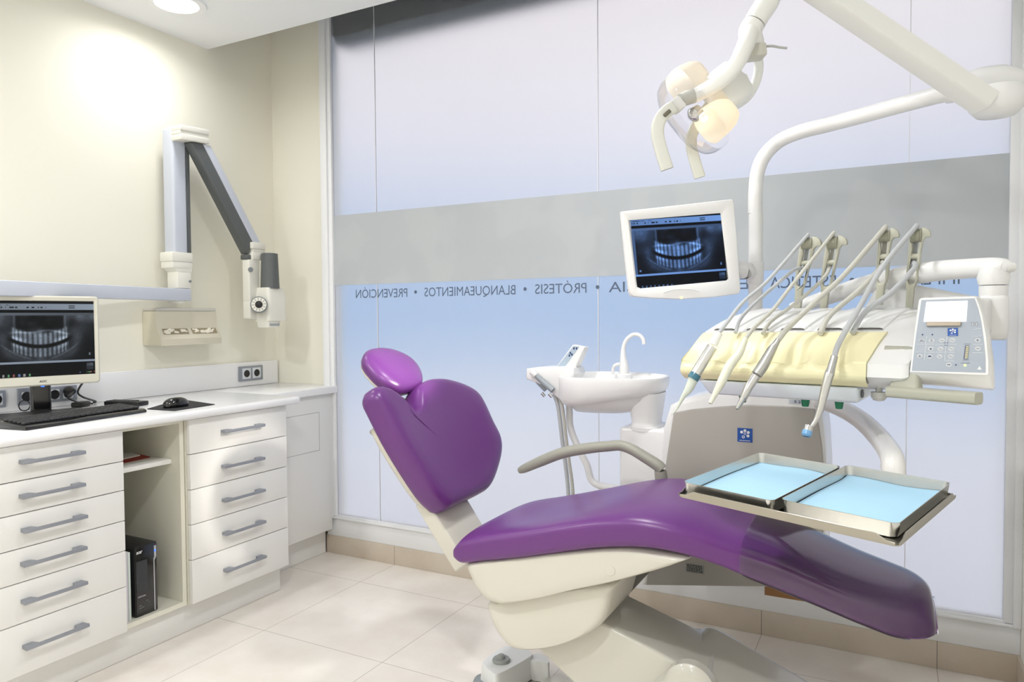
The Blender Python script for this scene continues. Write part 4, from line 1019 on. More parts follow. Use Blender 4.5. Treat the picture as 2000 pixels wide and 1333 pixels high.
y3 = MB(); y3.tube([Lp(1466, 62, -.02), Lp(1456, 88, -.04), Lp(1441, 120, -.05), Lp(1421, 147, -.05), Lp(1394, 167, -.045), Lp(1362, 184, -.03), Lp(1352, 189, -.03)], [.022, .0225, .0205, .020, .0195, .0185, .018], 20, 6); y3.build('yoke_arm', WARMW, lamp, 60)
y4 = MB(); y4.tube([Lp(1478, 105, .03), Lp(1482, 130, .05), Lp(1476, 160, .06), Lp(1460, 188, .065), Lp(1440, 203, .06), Lp(1420, 214, .05)], [.012, .0125, .0125, .0125, .012, .011], 14, 6, flat=1.3); y4.build('yoke_arm', WARMW, lamp, 60)
kb_ = MB(); kb_.box(Lp(1473, 103, -.01), (.052, .05, .034), Matrix((RT, _f, UPV)).transposed() @ Matrix.Rotation(-.12, 3, 'Y'), .006); kbo = kb_.build('dimmer_block', mat('block_light_grey', rgb(196, 194, 184), .4), lamp)
st_ = MB(); st_.tube([Lp(1490, 91, -.02), Lp(1508, 90, -.03), Lp(1522, 92.5, -.035), Lp(1537, 94, -.035)], [.003, .0032, .003, .003], 10, 5); st_.build('switch_stick', mat('stick_grey', rgb(176, 176, 172), .4), lamp, 50)
# lamp head
na = (-RT * .74 - UPV * .60 - _f * .30).normalized(); ma = (RT * .62 - UPV * .78); ma = (ma - na * ma.dot(na)).normalized(); ta = na.cross(ma)
HC = Lp(1378, 200, .01)
hs2 = MB(); hc = Lp(1412, 178, .02); hs2.ringloft(rrect(.115, .085, .025, 6), hc, ma, ta, na, [(.5, -.06), (.85, -.055), (1, -.04), (1, .0), (.9, .035), (.6, .04)]); hs2.build('lamp_housing', WARMW, lamp, 40)
cpk = MB(); q = Lp(1445, 158, .03); cpk.lathe([(.02, -.012), (.022, 0), (.02, .012)], q, -na + ma * -.3, 8); cpk.build('rear_cap', WARMW, lamp)
def lobe(c, ang, sx, sy, dep, nm, m):
    q = MB(); R0 = []
    e1 = ma * math.cos(ang) + ta * math.sin(ang); e2 = na.cross(e1)
    prof = [(1.0, .0), (1.0, -.012), (.97, -.03), (.88, -.055), (.7, -.075), (.4, -.088), (.05, -.092)]
    ol = rrect(sx, sy, min(sx, sy) * .38, 8)
    for s, h in prof: R0.append([c + e1 * (p[0] * s) + e2 * (p[1] * s) + na * (h * dep / .092) for p in ol])
    q.rings(R0, cap=False); return q.build(nm, m, lamp, 60)
c1, c2 = Lp(1384, 247, -.035), Lp(1327, 172, .015)
lobe(c1 - na * .004, 0, .092, .095, .088, 'reflector_lobe', LOBE)
lobe(c2 - na * .004, 0, .092, .095, .088, 'reflector_lobe', LOBE)
sh = MB(); shc = Lp(1350, 226, -.01)
so_ = [(.116 * math.copysign(abs(math.cos(a)) ** .8, math.cos(a)), .062 * math.copysign(abs(math.sin(a)) ** .8, math.sin(a))) for a in [2 * PI * k / 56 for k in range(56)]]
sh.ringloft(so_, shc, ma, ta, na, [(1, -.024), (1.0, -.006), (.985, .006), (.93, .020), (.8, .033), (.6, .042), (.3, .047), (.02, .048)], cap=False); sh.build('clear_shield', SHIELD, lamp, 60)
bu = MB(); bu.lathe([(.004, -.02), (.018, -.012), (.02, .008), (.012, .016), (.004, .02)], Lp(1358, 222, -.012), na, 18); bu.build('bulb_holder', CHROME, lamp)
bl2 = MB(); bl2.lathe([(.0005, -.008), (.0055, -.006), (.0055, .008), (.0005, .011)], Lp(1376, 232, -.02), na, 12); bl2.build('bulb', mat('halogen_bulb', rgb(255, 240, 210), .3, emit=(1, .86, .62, 1), estr=12), lamp)
bulb_pos = Lp(1382, 235, -.02)
# joint pieces and two bent handles
j1 = MB(); j1.tube([Lp(1356, 187, -.03), Lp(1343, 191, -.03), Lp(1330, 196, -.035)], [.0185, .0185, .017], 20, 3); j1.build('grip_joint', mat('joint_grey', rgb(190, 190, 182), .4), lamp, 40)
j2 = MB(); j2.box(Lp(1322, 206, -.035), (.034, .034, .026), Matrix((ma, ta, na)).transposed(), .005); j2.build('grip_mount', WARMW, lamp)
def blade(pts, w_, th, nm):
    P = [Lp(a, b, o) for a, b, o in pts]; R_ = []
    Q = []
    for i in range(len(P) - 1):
        for k in range(6): Q.append(cr(P[max(i - 1, 0)], P[i], P[i + 1], P[min(i + 2, len(P) - 1)], k / 6))
    Q.append(P[-1])
    for i, p in enumerate(Q):
        t_ = (Q[min(i + 1, len(Q) - 1)] - Q[max(i - 1, 0)]).normalized(); s_ = t_.cross(_f).normalized(); o_ = s_.cross(t_)
        R_.append([p + s_ * a + o_ * b for a, b in rrect(w_, th, th * .4, 4)])
    q = MB(); q.rings(R_); return q.build(nm, mat('grip_ivory', rgb(212, 213, 205), .4), lamp, 40)
g1 = blade([(1320, 208, -.04), (1304, 216, -.045), (1289, 234, -.05), (1284, 258, -.05), (1290, 290, -.05), (1303, 331, -.05)], .033, .016, 'grip_handle')
i1 = MB(); i1.box(Lp(1303, 221, -.058), (.022, .008, .010), Matrix((RT * .75 + UPV * .66, _f, UPV * .75 - RT * .66)).transposed(), .003); i1.build('grip_insert', mat('insert_brown_grey', rgb(104, 98, 84), .4), g1)
blade([(1392, 200, .04), (1372, 225, .05), (1352, 262, .05), (1350, 285, .05), (1357, 315, .05), (1367, 347, .05)], .030, .016, 'grip_handle')

# ------------------------------------------------------------------ chairside monitor
nm_ = V((.577, -.814, .059)).normalized(); pm = V((-.602, 2.293, 1.477)) - nm_ * 0
def M_(px, py, o=0): return onp(px, py, pm + nm_ * o, nm_)
mon = thing('chairside_monitor', 'ivory-framed monitor with a blue dental radiograph, on the white lamp pole', 'monitor', tuple(ond(1460, 535, 2.4)))
fo = [(1214, 413), (1300, 403.5), (1433, 388.5), (1440, 470), (1447, 568), (1444, 574), (1400, 580), (1330, 584.5), (1270, 582), (1234, 578.5), (1231, 574), (1222, 490)]
mo_ = [M_(a, b) for a, b in fo]
sc4 = [(1231, 428.3), (1409, 411.4), (1421, 556), (1245, 562.4)]
sq = [M_(a, b) for a, b in sc4]
cx_ = sum(mo_, V((0, 0, 0))) / len(mo_)
fbz = MB()
# frame ring: outer outline densified to match the inner rectangle
def dens(poly, n, start):
    L_ = []; tot = 0; m = len(poly)
    seg_ = [(poly[(i + 1) % m] - poly[i]).length for i in range(m)]; T = sum(seg_)
    for k in range(n):
        d = T * k / n; i = 0
        while d > seg_[i]: d -= seg_[i]; i += 1
        L_.append(poly[i].lerp(poly[(i + 1) % m], d / seg_[i]))
    return L_
od = dens(mo_, 96, 0)
def toward(p, k): return p.lerp(cx_, k)
inn = []
uaM, ubM = (sq[1] - sq[0]), (sq[3] - sq[0])
c_in = sum(sq, V((0, 0, 0))) / 4
for p in od:   # radial projection onto the screen rectangle
    d = p - c_in; a = d.dot(uaM) / uaM.length_squared * 2; b = d.dot(ubM) / ubM.length_squared * 2
    k = 1 / max(abs(a), abs(b)); inn.append(c_in + d * k)
fbz.rings([[p - nm_ * .030 for p in [toward(p, .05) for p in od]], [p - nm_ * .022 for p in od], [p - nm_ * .003 for p in od], [toward(p, .012) for p in od], [p.lerp(i_, .75) + nm_ * .0015 for p, i_ in zip(od, inn)], [i_ - nm_ * .003 for i_ in inn]], cap=False)
fbz.build('frame', WHITE, mon, 40)
bkc = MB(); bkc.rings([[toward(p, .45) - nm_ * .075 for p in od], [toward(p, .22) - nm_ * .066 for p in od], [toward(p, .04) - nm_ * .03 for p in od], [toward(p, .04) - nm_ * .01 for p in od]]); bkc.build('rear_housing', WHITE, mon, 45)
so2 = screen('screen', c_in - nm_ * .003, (sq[1] - sq[0] + sq[2] - sq[3]).normalized(), (sq[0] - sq[3] + sq[1] - sq[2]).normalized(), ((sq[1] - sq[0]).length + (sq[2] - sq[3]).length) / 2, ((sq[0] - sq[3]).length + (sq[1] - sq[2]).length) / 2, tint_blue, screen_mat('blue_display', 1.15), mon)
cvp = [M_(a, b, .0018) for a, b in ((1296, 572), (1312, 567), (1332, 565), (1352, 566), (1367, 570))]; cv_ = MB(); cv_.tube(cvp, .0012, 8, 4); cv_.build('frame_crest', WHITE, mon)
pw = M_(1331, 582, .001); pl2 = MB(); pl2.lathe([(.0035, -.002), (.0035, .001), (.001, .002)], pw, nm_, 12); pl2.build('power_light', LEDO, mon)
ma_ = MB(); ma_.tube([cx_ - nm_ * .06, M_(1448, 528, -.06), ond(1458, 531, dref - .02), V((pb0.x - .01, PY, ony(1475, 534, PY).z))], [.03, .028, .026, .022], 18, 5); ma_.build('bracket_arm', WHITE, mon, 50)

# ------------------------------------------------------------------ delivery head with keypad, whip arms and instruments
L0 = ond(1329, 722, 1.95); R0_ = onz(1691, 737, L0.z)
e1 = (R0_ - L0); Lh = e1.length; e1.normalize(); e3 = V((e1.y, -e1.x, 0))
if e3.y > 0: e3 = -e3
PXR = [(1793, 602), (1780, 607), (1767, 617), (1750, 632), (1734, 648), (1718, 668), (1704, 690), (1692, 709), (1691, 737)]
PXL = [(1482, 604), (1456, 609), (1430, 618), (1403, 632), (1376, 650), (1360, 668), (1345, 687), (1332, 702), (1329, 722)]
FR = [1.0, .80, .62, .45, .31, .19, .09, .005, 0]
dl0_, dr0_ = 1.95, (R0_ - CAM).dot(_f)
CL = [ond(a, b, dl0_ * (1 + .16 * f)) for (a, b), f in zip(PXL, FR)]
CR = [ond(a, b, dr0_ * (1 + .16 * f)) for (a, b), f in zip(PXR, FR)]
n1 = len(FR)
dR = ((CL[0] - L0).dot(e3) + (CR[0] - R0_).dot(e3)) / 2; zR = (CL[0].z + CR[0].z) / 2 - L0.z
def cur(Cv, s):
    x = s * (n1 - 1); i = min(int(x), n1 - 2); k = x - i; g = lambda j: Cv[max(0, min(n1 - 1, j))]
    if i == n1 - 2: return g(i).lerp(g(i + 1), k)
    if i == n1 - 3: return cr(g(i - 1), g(i), g(i + 1), g(i + 1) * 2 - g(i), k)
    return cr(g(i - 1), g(i), g(i + 1), g(i + 2), k)
def SF(t, s, h=0):      # point of the curved top skin: t along the head, s from the rear edge to the lip, h above it
    p = cur(CL, s).lerp(cur(CR, s), t)
    if h:
        a = cur(CL, max(0, s - .02)).lerp(cur(CR, max(0, s - .02)), t); b = cur(CL, min(1, s + .02)).lerp(cur(CR, min(1, s + .02)), t)
        n = e1.cross(a - b).normalized()
        if n.z < 0: n = -n
        p = p + n * h
    return p
head = thing('delivery_head', 'white dental instrument head with cream silicone rest and grey keypad, on a jointed arm', 'instrument head', tuple(L0 + e1 * Lh / 2 + e3 * dR / 2))
def HP(t, d, z): return L0 + e1 * t + e3 * d + UP * z
# main body: profile swept along the head
def body_ring(t, full=False):
    R = []; lipP = SF(t, 1)
    inner = lipP - e3 * .028 + UP * .004
    for k in range(33):
        q = k / 32
        if full or q < .47: R.append(SF(t, q, -.004))
        else: R.append((SF(t, .47, -.018)).lerp(inner, (q - .47) / .53))
    R += [lipP - e3 * .03 - UP * .018, lipP - e3 * .08 - UP * .035, SF(t, 0) * .45 + lipP * .55 - UP * .10, SF(t, 0) * .8 + lipP * .2 - UP * .10, SF(t, 0) - e3 * .02 - UP * .05, SF(t, 0) - e3 * .012 - UP * .012]
    return R
te = 1 + .072 / Lh
hb_ = MB(); br0 = body_ring(-.012); br1 = body_ring(te, True)
def pull(R, k): c = sum(R, V((0, 0, 0))) / len(R); return [p.lerp(c, k) for p in R]
hb_.rings([pull(body_ring(-.02), .06), pull(body_ring(-.016), .02), br0] + [body_ring(k / 10) for k in range(11)] + [body_ring(1.001), body_ring(1.002, True), br1, pull(body_ring(te + .018, True), .015), pull(body_ring(te + .028, True), .05)]); hbo = hb_.build('body', WHITE, head, 40)
deck = MB()
for c in [.1, .3, .5, .7, .9]:
    deck.rings([[SF(c + w_ / Lh * .5, .03 + .43 * k / 12, h) for w_, h in ((-.062, -.006), (-.058, .001), (-.045, .003), (.045, .003), (.058, .001), (.062, -.006))] for k in range(13)], closed=False, cap=False)
deck.build('deck_ribs', WHITE, head, 50)
SC_ = [.085, .30, .45, .625, .83]     # scoops
pad_ = MB(); NX, NY = 130, 40; grid = []
for j in range(NY + 1):
    s_ = .50 + .5 * j / NY
    for i in range(NX + 1):
        x = i / NX; h = .002
        for c in SC_: h -= .022 * math.exp(-abs((x - c) * Lh / .031) ** 2.4) * sm(s_, .60, .86) * (1 - sm(s_, .89, .97))
        if j == 0: h = -.006
        grid.append(SF(x, s_, h))
for dd__, zz in ((-.004, -.012), (-.03, -.026)):
    for i in range(NX + 1): grid.append(SF(i / NX, 1) + e3 * dd__ + UP * zz)
W_ = NX + 1
pad_.add(grid, [[j * W_ + i, j * W_ + i + 1, (j + 1) * W_ + i + 1, (j + 1) * W_ + i] for j in range(NY + 2) for i in range(NX)])
pad_.add([SF(1, .5 + .5 * j / NY, .0018) for j in range(NY + 1)] + [SF(1, .5 + .5 * j / NY, -.02) for j in range(NY + 1)], [[j, j + 1, NY + 2 + j, NY + 1 + j] for j in range(NY)])
pad_.add([SF(0, .5 + .5 * j / NY, .0018) for j in range(NY + 1)] + [SF(0, .5 + .5 * j / NY, -.02) for j in range(NY + 1)], [[j, j + 1, NY + 2 + j, NY + 1 + j] for j in range(NY)])
pad_.build('silicone_rest', CREAM, head, 50, label='cream silicone instrument rest with scooped notches')
# lower tray under the body
lt = MB(); a0_, a1_ = .055, Lh - .02
lt.hexa([HP(a0_ - .012, -.02, -.028), HP(a1_, -.02, -.028), HP(a1_, dR + .02, -.02), HP(a0_ - .012, dR + .02, -.02)], [HP(a0_ + .008, -.045, -.068), HP(a1_ - .004, -.045, -.068), HP(a1_ - .004, dR + .03, -.06), HP(a0_ + .008, dR + .03, -.06)], .008, 3)
lto = lt.build('lower_housing', mat('housing_reflected_blue', rgb(220, 228, 236), .22, coat=.4), head, 40)  # bluish reflection on the housing mixed into its base colour
hl2 = MB(); hl2.lathe([(.010, -.001), (.010, .002)], HP(a1_ + .0005, -.06, -.045), e1, 18); hl2.build('port_hole', DGREY, lto)
for px_ in (1451, 1573, 1639):
    q = onp(px_, 776, HP(0, -.10, 0), e3); q.z = HP(0, 0, -.066).z
    g = MB(); g.lathe([(.011, 0), (.011, -.005), (.0085, -.022), (.008, -.024)], q, UP, 16); g.build('green_plug', GREENP, head, label='green plug under the head')
rb = MB(); q = HP(Lh + .015, -.07, -.04); rb.lathe([(.008, .02), (.008, 0), (.018, 0), (.018, -.012), (.012, -.02), (.002, -.022)], q, UP, 12); rb.build('brake_knob', mat('knob_light_grey', rgb(196, 196, 192), .4), head)
# pivot, handle
pv = SF(1, .62) + e1 * .078 - UP * .045 - e3 * .02; pv = ond(1757, 693, (pv - CAM).dot(_f)); pvm = MB(); pvm.lathe([(.021, -.03), (.021, .016), (.018, .020)], pv, e1, 28); pvm.build('pivot', mat('pivot_grey', rgb(180, 178, 166), .4), head)
hz0, hz1_ = onp(1733, 762, R0_ + e3 * -.0, e3), None
b0, b1 = ond(1738, 765, 1.66), None; b1 = onz(1912, 779, b0.z)
bd_ = (b1 - b0).normalized(); bs2 = V((bd_.y, -bd_.x, 0))
grip = MB(); grip.rings([[p + bs2 * a + UP * b for a, b in rrect(.040, .026, .009, 5)] for p in (b0, b1)]); grp = grip.build('handle_bar', mat('handle_grey_green', rgb(180, 180, 166), .32, coat=.3), head, 40)
an = MB(); qa = [pv + e1 * .03 + UP * .02, b0 + bd_ * .055 + UP * .008]
an.hexa([pv + e1 * .008 + UP * .022 + e3 * .012, pv + e1 * .034 + UP * .018 + e3 * .012, pv + e1 * .034 + UP * .018 - e3 * .014, pv + e1 * .008 + UP * .02 - e3 * .014], [b0 + bd_ * .002 + bs2 * .014 + UP * .008, b0 + bd_ * .07 + bs2 * .014 + UP * .008, b0 + bd_ * .07 - bs2 * .014 + UP * .008, b0 + bd_ * .002 - bs2 * .014 + UP * .008], .006)
an.build('handle_bracket', mat('handle_grey_green', rgb(180, 180, 166)), head, 40)
# keypad console
nK = V((-.10, -.955, .28)).normalized(); pK = ond(1850, 670, 1.60)
def K(px, py, o=0): return onp(px, py, pK + nK * o, nK)
uK = (K(1900, 725) - K(1785, 725)); uK = (uK - nK * uK.dot(nK)).normalized(); vK = nK.cross(uK)
fo = [(1776.5, 728), (1785, 655), (1794.5, 586), (1799, 582.5), (1850, 581), (1902, 579.5), (1907, 583), (1913, 598), (1918.5, 615), (1926.5, 659), (1931, 708), (1931, 732), (1928, 734.5), (1850, 731.5)]
ko_ = [(1782, 747), (1789, 655), (1797, 586), (1803, 581.5), (1852, 579.5), (1905, 578), (1913, 581), (1920, 598), (1925, 618), (1935, 659), (1941.5, 708), (1943, 754), (1939, 759.5), (1855, 752.5)]
r0_ = [K(a, b) for a, b in fo]; r1_ = [K(a, b, -.022) for a, b in ko_]; c0_ = sum(r0_, V((0, 0, 0))) / len(r0_)
kc_ = MB(); kc_.rings([[p - nK * .05 for p in [q.lerp(c0_, .12) for q in r1_]], [p - nK * .02 for p in r1_], r1_, [p.lerp(q, .75) for p, q in zip(r1_, r0_)], r0_, [p.lerp(c0_, .012) + nK * .0022 for p in r0_], [p.lerp(c0_, .05) + nK * .0022 for p in r0_]])
kco = kc_.build('keypad_housing', WHITE, head, 40)
ff = [(1799.6, 586.4), (1850, 584.6), (1903.6, 583), (1911, 604), (1917, 630), (1922, 668), (1925, 700), (1925, 728.6), (1850, 726.5), (1780.6, 725), (1789, 655)]
fm = MB(); fm.add([K(a, b, .0026) for a, b in ff], [list(range(len(ff)))]); fmo = fm.build('keypad_film', KEYPAD, head, 0)
def kq(mb, pts, o): return mb.add([K(a, b, o) for a, b in pts], [list(range(len(pts)))])
Z2 = lambda x, y: (1760 + x * .16502, 560 + y * .16502)
lc_ = kq(MB(), [Z2(*p) for p in ((268, 417), (770, 412), (787, 170), (300, 183))], .0034); lc_.build('display', LCD, fmo, 0, label='bright white lit display')
hp_ = MB(); hp_.hexa([K(*Z2(*p), .009) for p in ((298, 468), (705, 464), (708, 414), (302, 420))], [K(*Z2(*p), .0027) for p in ((298, 468), (705, 464), (708, 414), (302, 420))], .0008, 1); hp_.build('display_lip', mat('lip_bronze', rgb(176, 164, 148), .35, metal=.3), fmo, 30)
ln_ = MB()
for a, b, c, d in ((305, 590, 285, 685), (298, 690, 280, 775), (283, 785, 272, 870), (545, 585, 530, 690), (528, 700, 515, 875), (190, 683, 395, 683), (405, 685, 655, 687), (175, 776, 395, 778), (410, 778, 640, 780), (515, 880, 630, 880), (848, 687, 965, 687), (845, 786, 970, 786), (828, 512, 945, 496), (830, 600, 950, 585)):
    p, q = K(*Z2(a, b), .0032), K(*Z2(c, d), .0032); t_ = (q - p).normalized(); s_ = nK.cross(t_) * .00035
    ln_.add([p - s_, q - s_, q + s_, p + s_], [[0, 1, 2, 3]])
ln_.build('keypad_lines', KEYLINE, fmo, 0)
btn = [(243, 640), (360, 640), (482, 638), (605, 636), (350, 735), (466, 738), (592, 738), (220, 825), (338, 828), (455, 828), (588, 828), (870, 446), (905, 637), (908, 735), (563, 926)]
pr_ = MB()
for i, (a, b) in enumerate(btn):
    p = K(*Z2(a, b), .0030); disc(MB(), p, uK, vK, .0050, 18, 0, 1.15).build('key', KEYBTN, fmo, 0)
    g = lambda s, x0, x1, y0, y1: quad(pr_, p + nK * .0004, uK, vK, x0 * s, x1 * s, y0 * s, y1 * s)
    if i in (12,): g(.001, -2.6, 2.6, -.5, .5); g(.001, -.5, .5, -2.6, 2.6)
    elif i == 13: g(.001, -2.6, 2.6, -.4, .4)
    elif i == 11:
        disc(pr_, p + nK * .0004, uK, vK, .0024, 16, .0017); g(.001, -5.5, 5.5, -4, -3.6); g(.001, -5.5, 5.5, 3.6, 4); g(.001, -5.5, -5.1, -4, 4); g(.001, 5.1, 5.5, -4, 4)
    elif i == 14: g(.001, -3, 1, -.7, .7); pr_.add([p + nK * .0004 + uK * x * .001 + vK * y * .001 for x, y in ((1, -2), (3.2, 0), (1, 2))], [[0, 1, 2]])
    elif i in (0, 1):
        for s in ((-.002, .0022) if i == 0 else (0,)): disc(pr_, p + nK * .0004 + uK * s - vK * .001, uK, vK, .002, 14, .0013)
        g(.001, -2.5, 2, 2.2, 2.9)
    elif i == 4: pr_.add([p + nK * .0004 + uK * x * .001 + vK * y * .001 for x, y in ((-1.6, -2.6), (1.6, -2.6), (2.3, .4), (-2.3, .4))], [[0, 1, 2, 3]]); g(.001, -.4, .4, 1, 2.4)
    elif i == 7: pr_.add([p + nK * .0004 + uK * x * .001 + vK * y * .001 for x, y in ((-3, -1.6), (0, 3), (3, -1.6), (2.2, -1.6), (0, 1.8), (-2.2, -1.6))], [[0, 1, 4, 5], [1, 2, 3, 4]]); g(.001, -2.6, 2.6, -1.7, -1.2); g(.001, -.5, .5, -2.8, -1.7)
    elif i == 8: pr_.add([p + nK * .0004 + uK * math.cos(t_) * .0038 + vK * (math.sin(t_) * .0036 - .0014) for t_ in [PI * k / 10 for k in range(11)]], [list(range(11))])
    else:   # little reclining-chair pictograms
        for (x0, y0, x1, y1) in ((-3.2, 2.2, -.8, -.6), (-.8, -.6, 1.4, -.2), (1.4, -.2, 3.4, -1.6)):
            A, B = p + nK * .0004 + uK * x0 * .001 + vK * y0 * .001, p + nK * .0004 + uK * x1 * .001 + vK * y1 * .001
            s_ = nK.cross((B - A).normalized()) * .0003; pr_.add([A - s_, B - s_, B + s_, A + s_], [[0, 1, 2, 3]])
        if i in (5, 9): g(.001, -.5, .5, -2.8, -1.6)
for a, b in ((253, 570), (370, 570), (648, 928)): disc(pr_, K(*Z2(a, b), .0032), uK, vK, .0017, 14)
for a, b in ((520, 668), (548, 668), (520, 695), (546, 695)): quad(pr_, K(*Z2(a, b), .0032), uK, vK, -.0013, .0013, -.0006, .0006)
p0_, p1_ = K(*Z2(740, 858), .0032), K(*Z2(792, 700), .0032)
kq(pr_, [Z2(*p) for p in ((738, 860), (790, 860), (808, 698), (758, 698))], .0030)
for s, a, b, wd in (('MAX', 750, 686, .0115), ('MIN', 735, 876, .0105), ('POWER', 708, 911, .017)): text_mb(pr_, s, K(*Z2(a, b), .0030), uK, vK, wd, .0017, .0002)
pr_.build('keypad_print', KEYBLUE, fmo, 0)
br2 = MB()
for k in range(7):
    y0_ = 704 + k * 22; kq(br2, [Z2(*p) for p in ((747 + (852 - y0_) * .12, y0_ + 18), (785 + (852 - y0_) * .12, y0_ + 18), (787 + (852 - y0_) * .12, y0_), (749 + (852 - y0_) * .12, y0_))], .0036)
br2.build('level_bars', mat('bar_sand', rgb(196, 190, 160), .4), fmo, 0)
wt = MB(); kq(wt, [Z2(*p) for p in ((898, 985), (955, 985), (928, 942))], .0032); wt.build('warning_triangle', KEYLINE, fmo, 0)
ld = MB(); disc(ld, K(*Z2(756, 933), .0034), uK, vK, .0024, 14); ld.build('power_led', LEDG, fmo, 0)
logo(fmo, K(*Z2(612, 540), .0030), uK, vK, .0195, nK)
# arm that carries the head
elb = ond(1944, 520, 1.80)
AR = [(1545, 603, 2.28, 10), (1590, 590, 2.24, 14), (1660, 566, 2.16, 17), (1740, 545, 2.06, 19.5), (1820, 531, 1.96, 20), (1890, 525, 1.87, 19.5), (1940, 523, 1.80, 20), (1962, 524, 1.78, 18), (1972, 527, 1.77, 11)]
hp2 = [ond(a, b, d) for a, b, d, r in AR]; ar_ = MB(); ar_.tube(hp2, [r * d / FOC for a, b, d, r in AR], 22, 6, flat=1.0); ar_.build('carrier_arm', WHITE, head, 60)
cpm = MB(); cpm.lathe([(.012, -.01), (.012, .006), (.009, .009)], ond(1974, 522, 1.77), RT, 14); cpm.build('arm_end_cap', WARMW, head)
jn = MB(); jx = ond(1940, 560, 1.80)
zt1, zt2, zt3, zt4 = ond(1940, 530, 1.80).z, ond(1940, 557, 1.80).z, ond(1940, 577, 1.80).z, ond(1940, 655, 1.80).z
jn.lathe([(.024, zt2 - .001), (.032, zt2), (.036, (zt1 + zt2) / 2), (.03, zt1 + .008)], (jx.x, jx.y, 0), UP, 28); jn.build('elbow_neck', WHITE, head, 50)
j2_ = MB(); j2_.lathe([(.03, zt3 - .004), (.031, zt3), (.031, zt2 - .002)], (jx.x, jx.y, 0), UP, 28); j2_.build('swivel_collar', WHITE, head, 50)
j3 = MB(); j3.rings([[V((jx.x + a, jx.y + b, z)) for a, b in rrect(.066 * s, .07 * s, .026 * s, 6)] for s, z in ((.75, zt4 - .012), (.92, zt4 - .006), (1, zt4 + .012), (1, zt3 - .012), (.95, zt3 - .004), (.8, zt3))]); j3.build('swivel_block', WHITE, head, 50)
bk2 = MB(); q = (K(1925, 620, -.05) + V((jx.x, jx.y, (zt3 + zt4) / 2))) / 2
bk2.hexa([K(1900, 583, -.03), K(1915, 583, -.03), V((jx.x, jx.y, zt3 - .006)), V((jx.x - .03, jx.y + .02, zt3 - .006))], [K(1905, 660, -.03), K(1922, 660, -.03), V((jx.x, jx.y, zt4 + .005)), V((jx.x - .03, jx.y + .02, zt4 + .005))], .006); bk2.build('keypad_bracket', WHITE, head, 40)
# rear cover sloping from the whips to the swivel
rcv = MB(); PWp = HP(0, dR - .03, 0)
q_ = [onp(a, b, HP(0, dR - .09, 0), e3) for a, b in ((1690, 606), (1722, 549), (1760, 547), (1796, 558), (1904, 579), (1904, 606))]
rcv.hexa([p + e3 * .03 for p in q_], [p - e3 * .05 for p in q_], .008); rcv.build('rear_cover', WHITE, head, 40)
mtb = MB(); mtb.tube([hp2[0], ond(1500, 640, 2.36), V((pb0.x + .0, PY + .03, .99)), V((pb0.x, PY + .03, .95))], [.02, .024, .026, .026], 16, 5); 
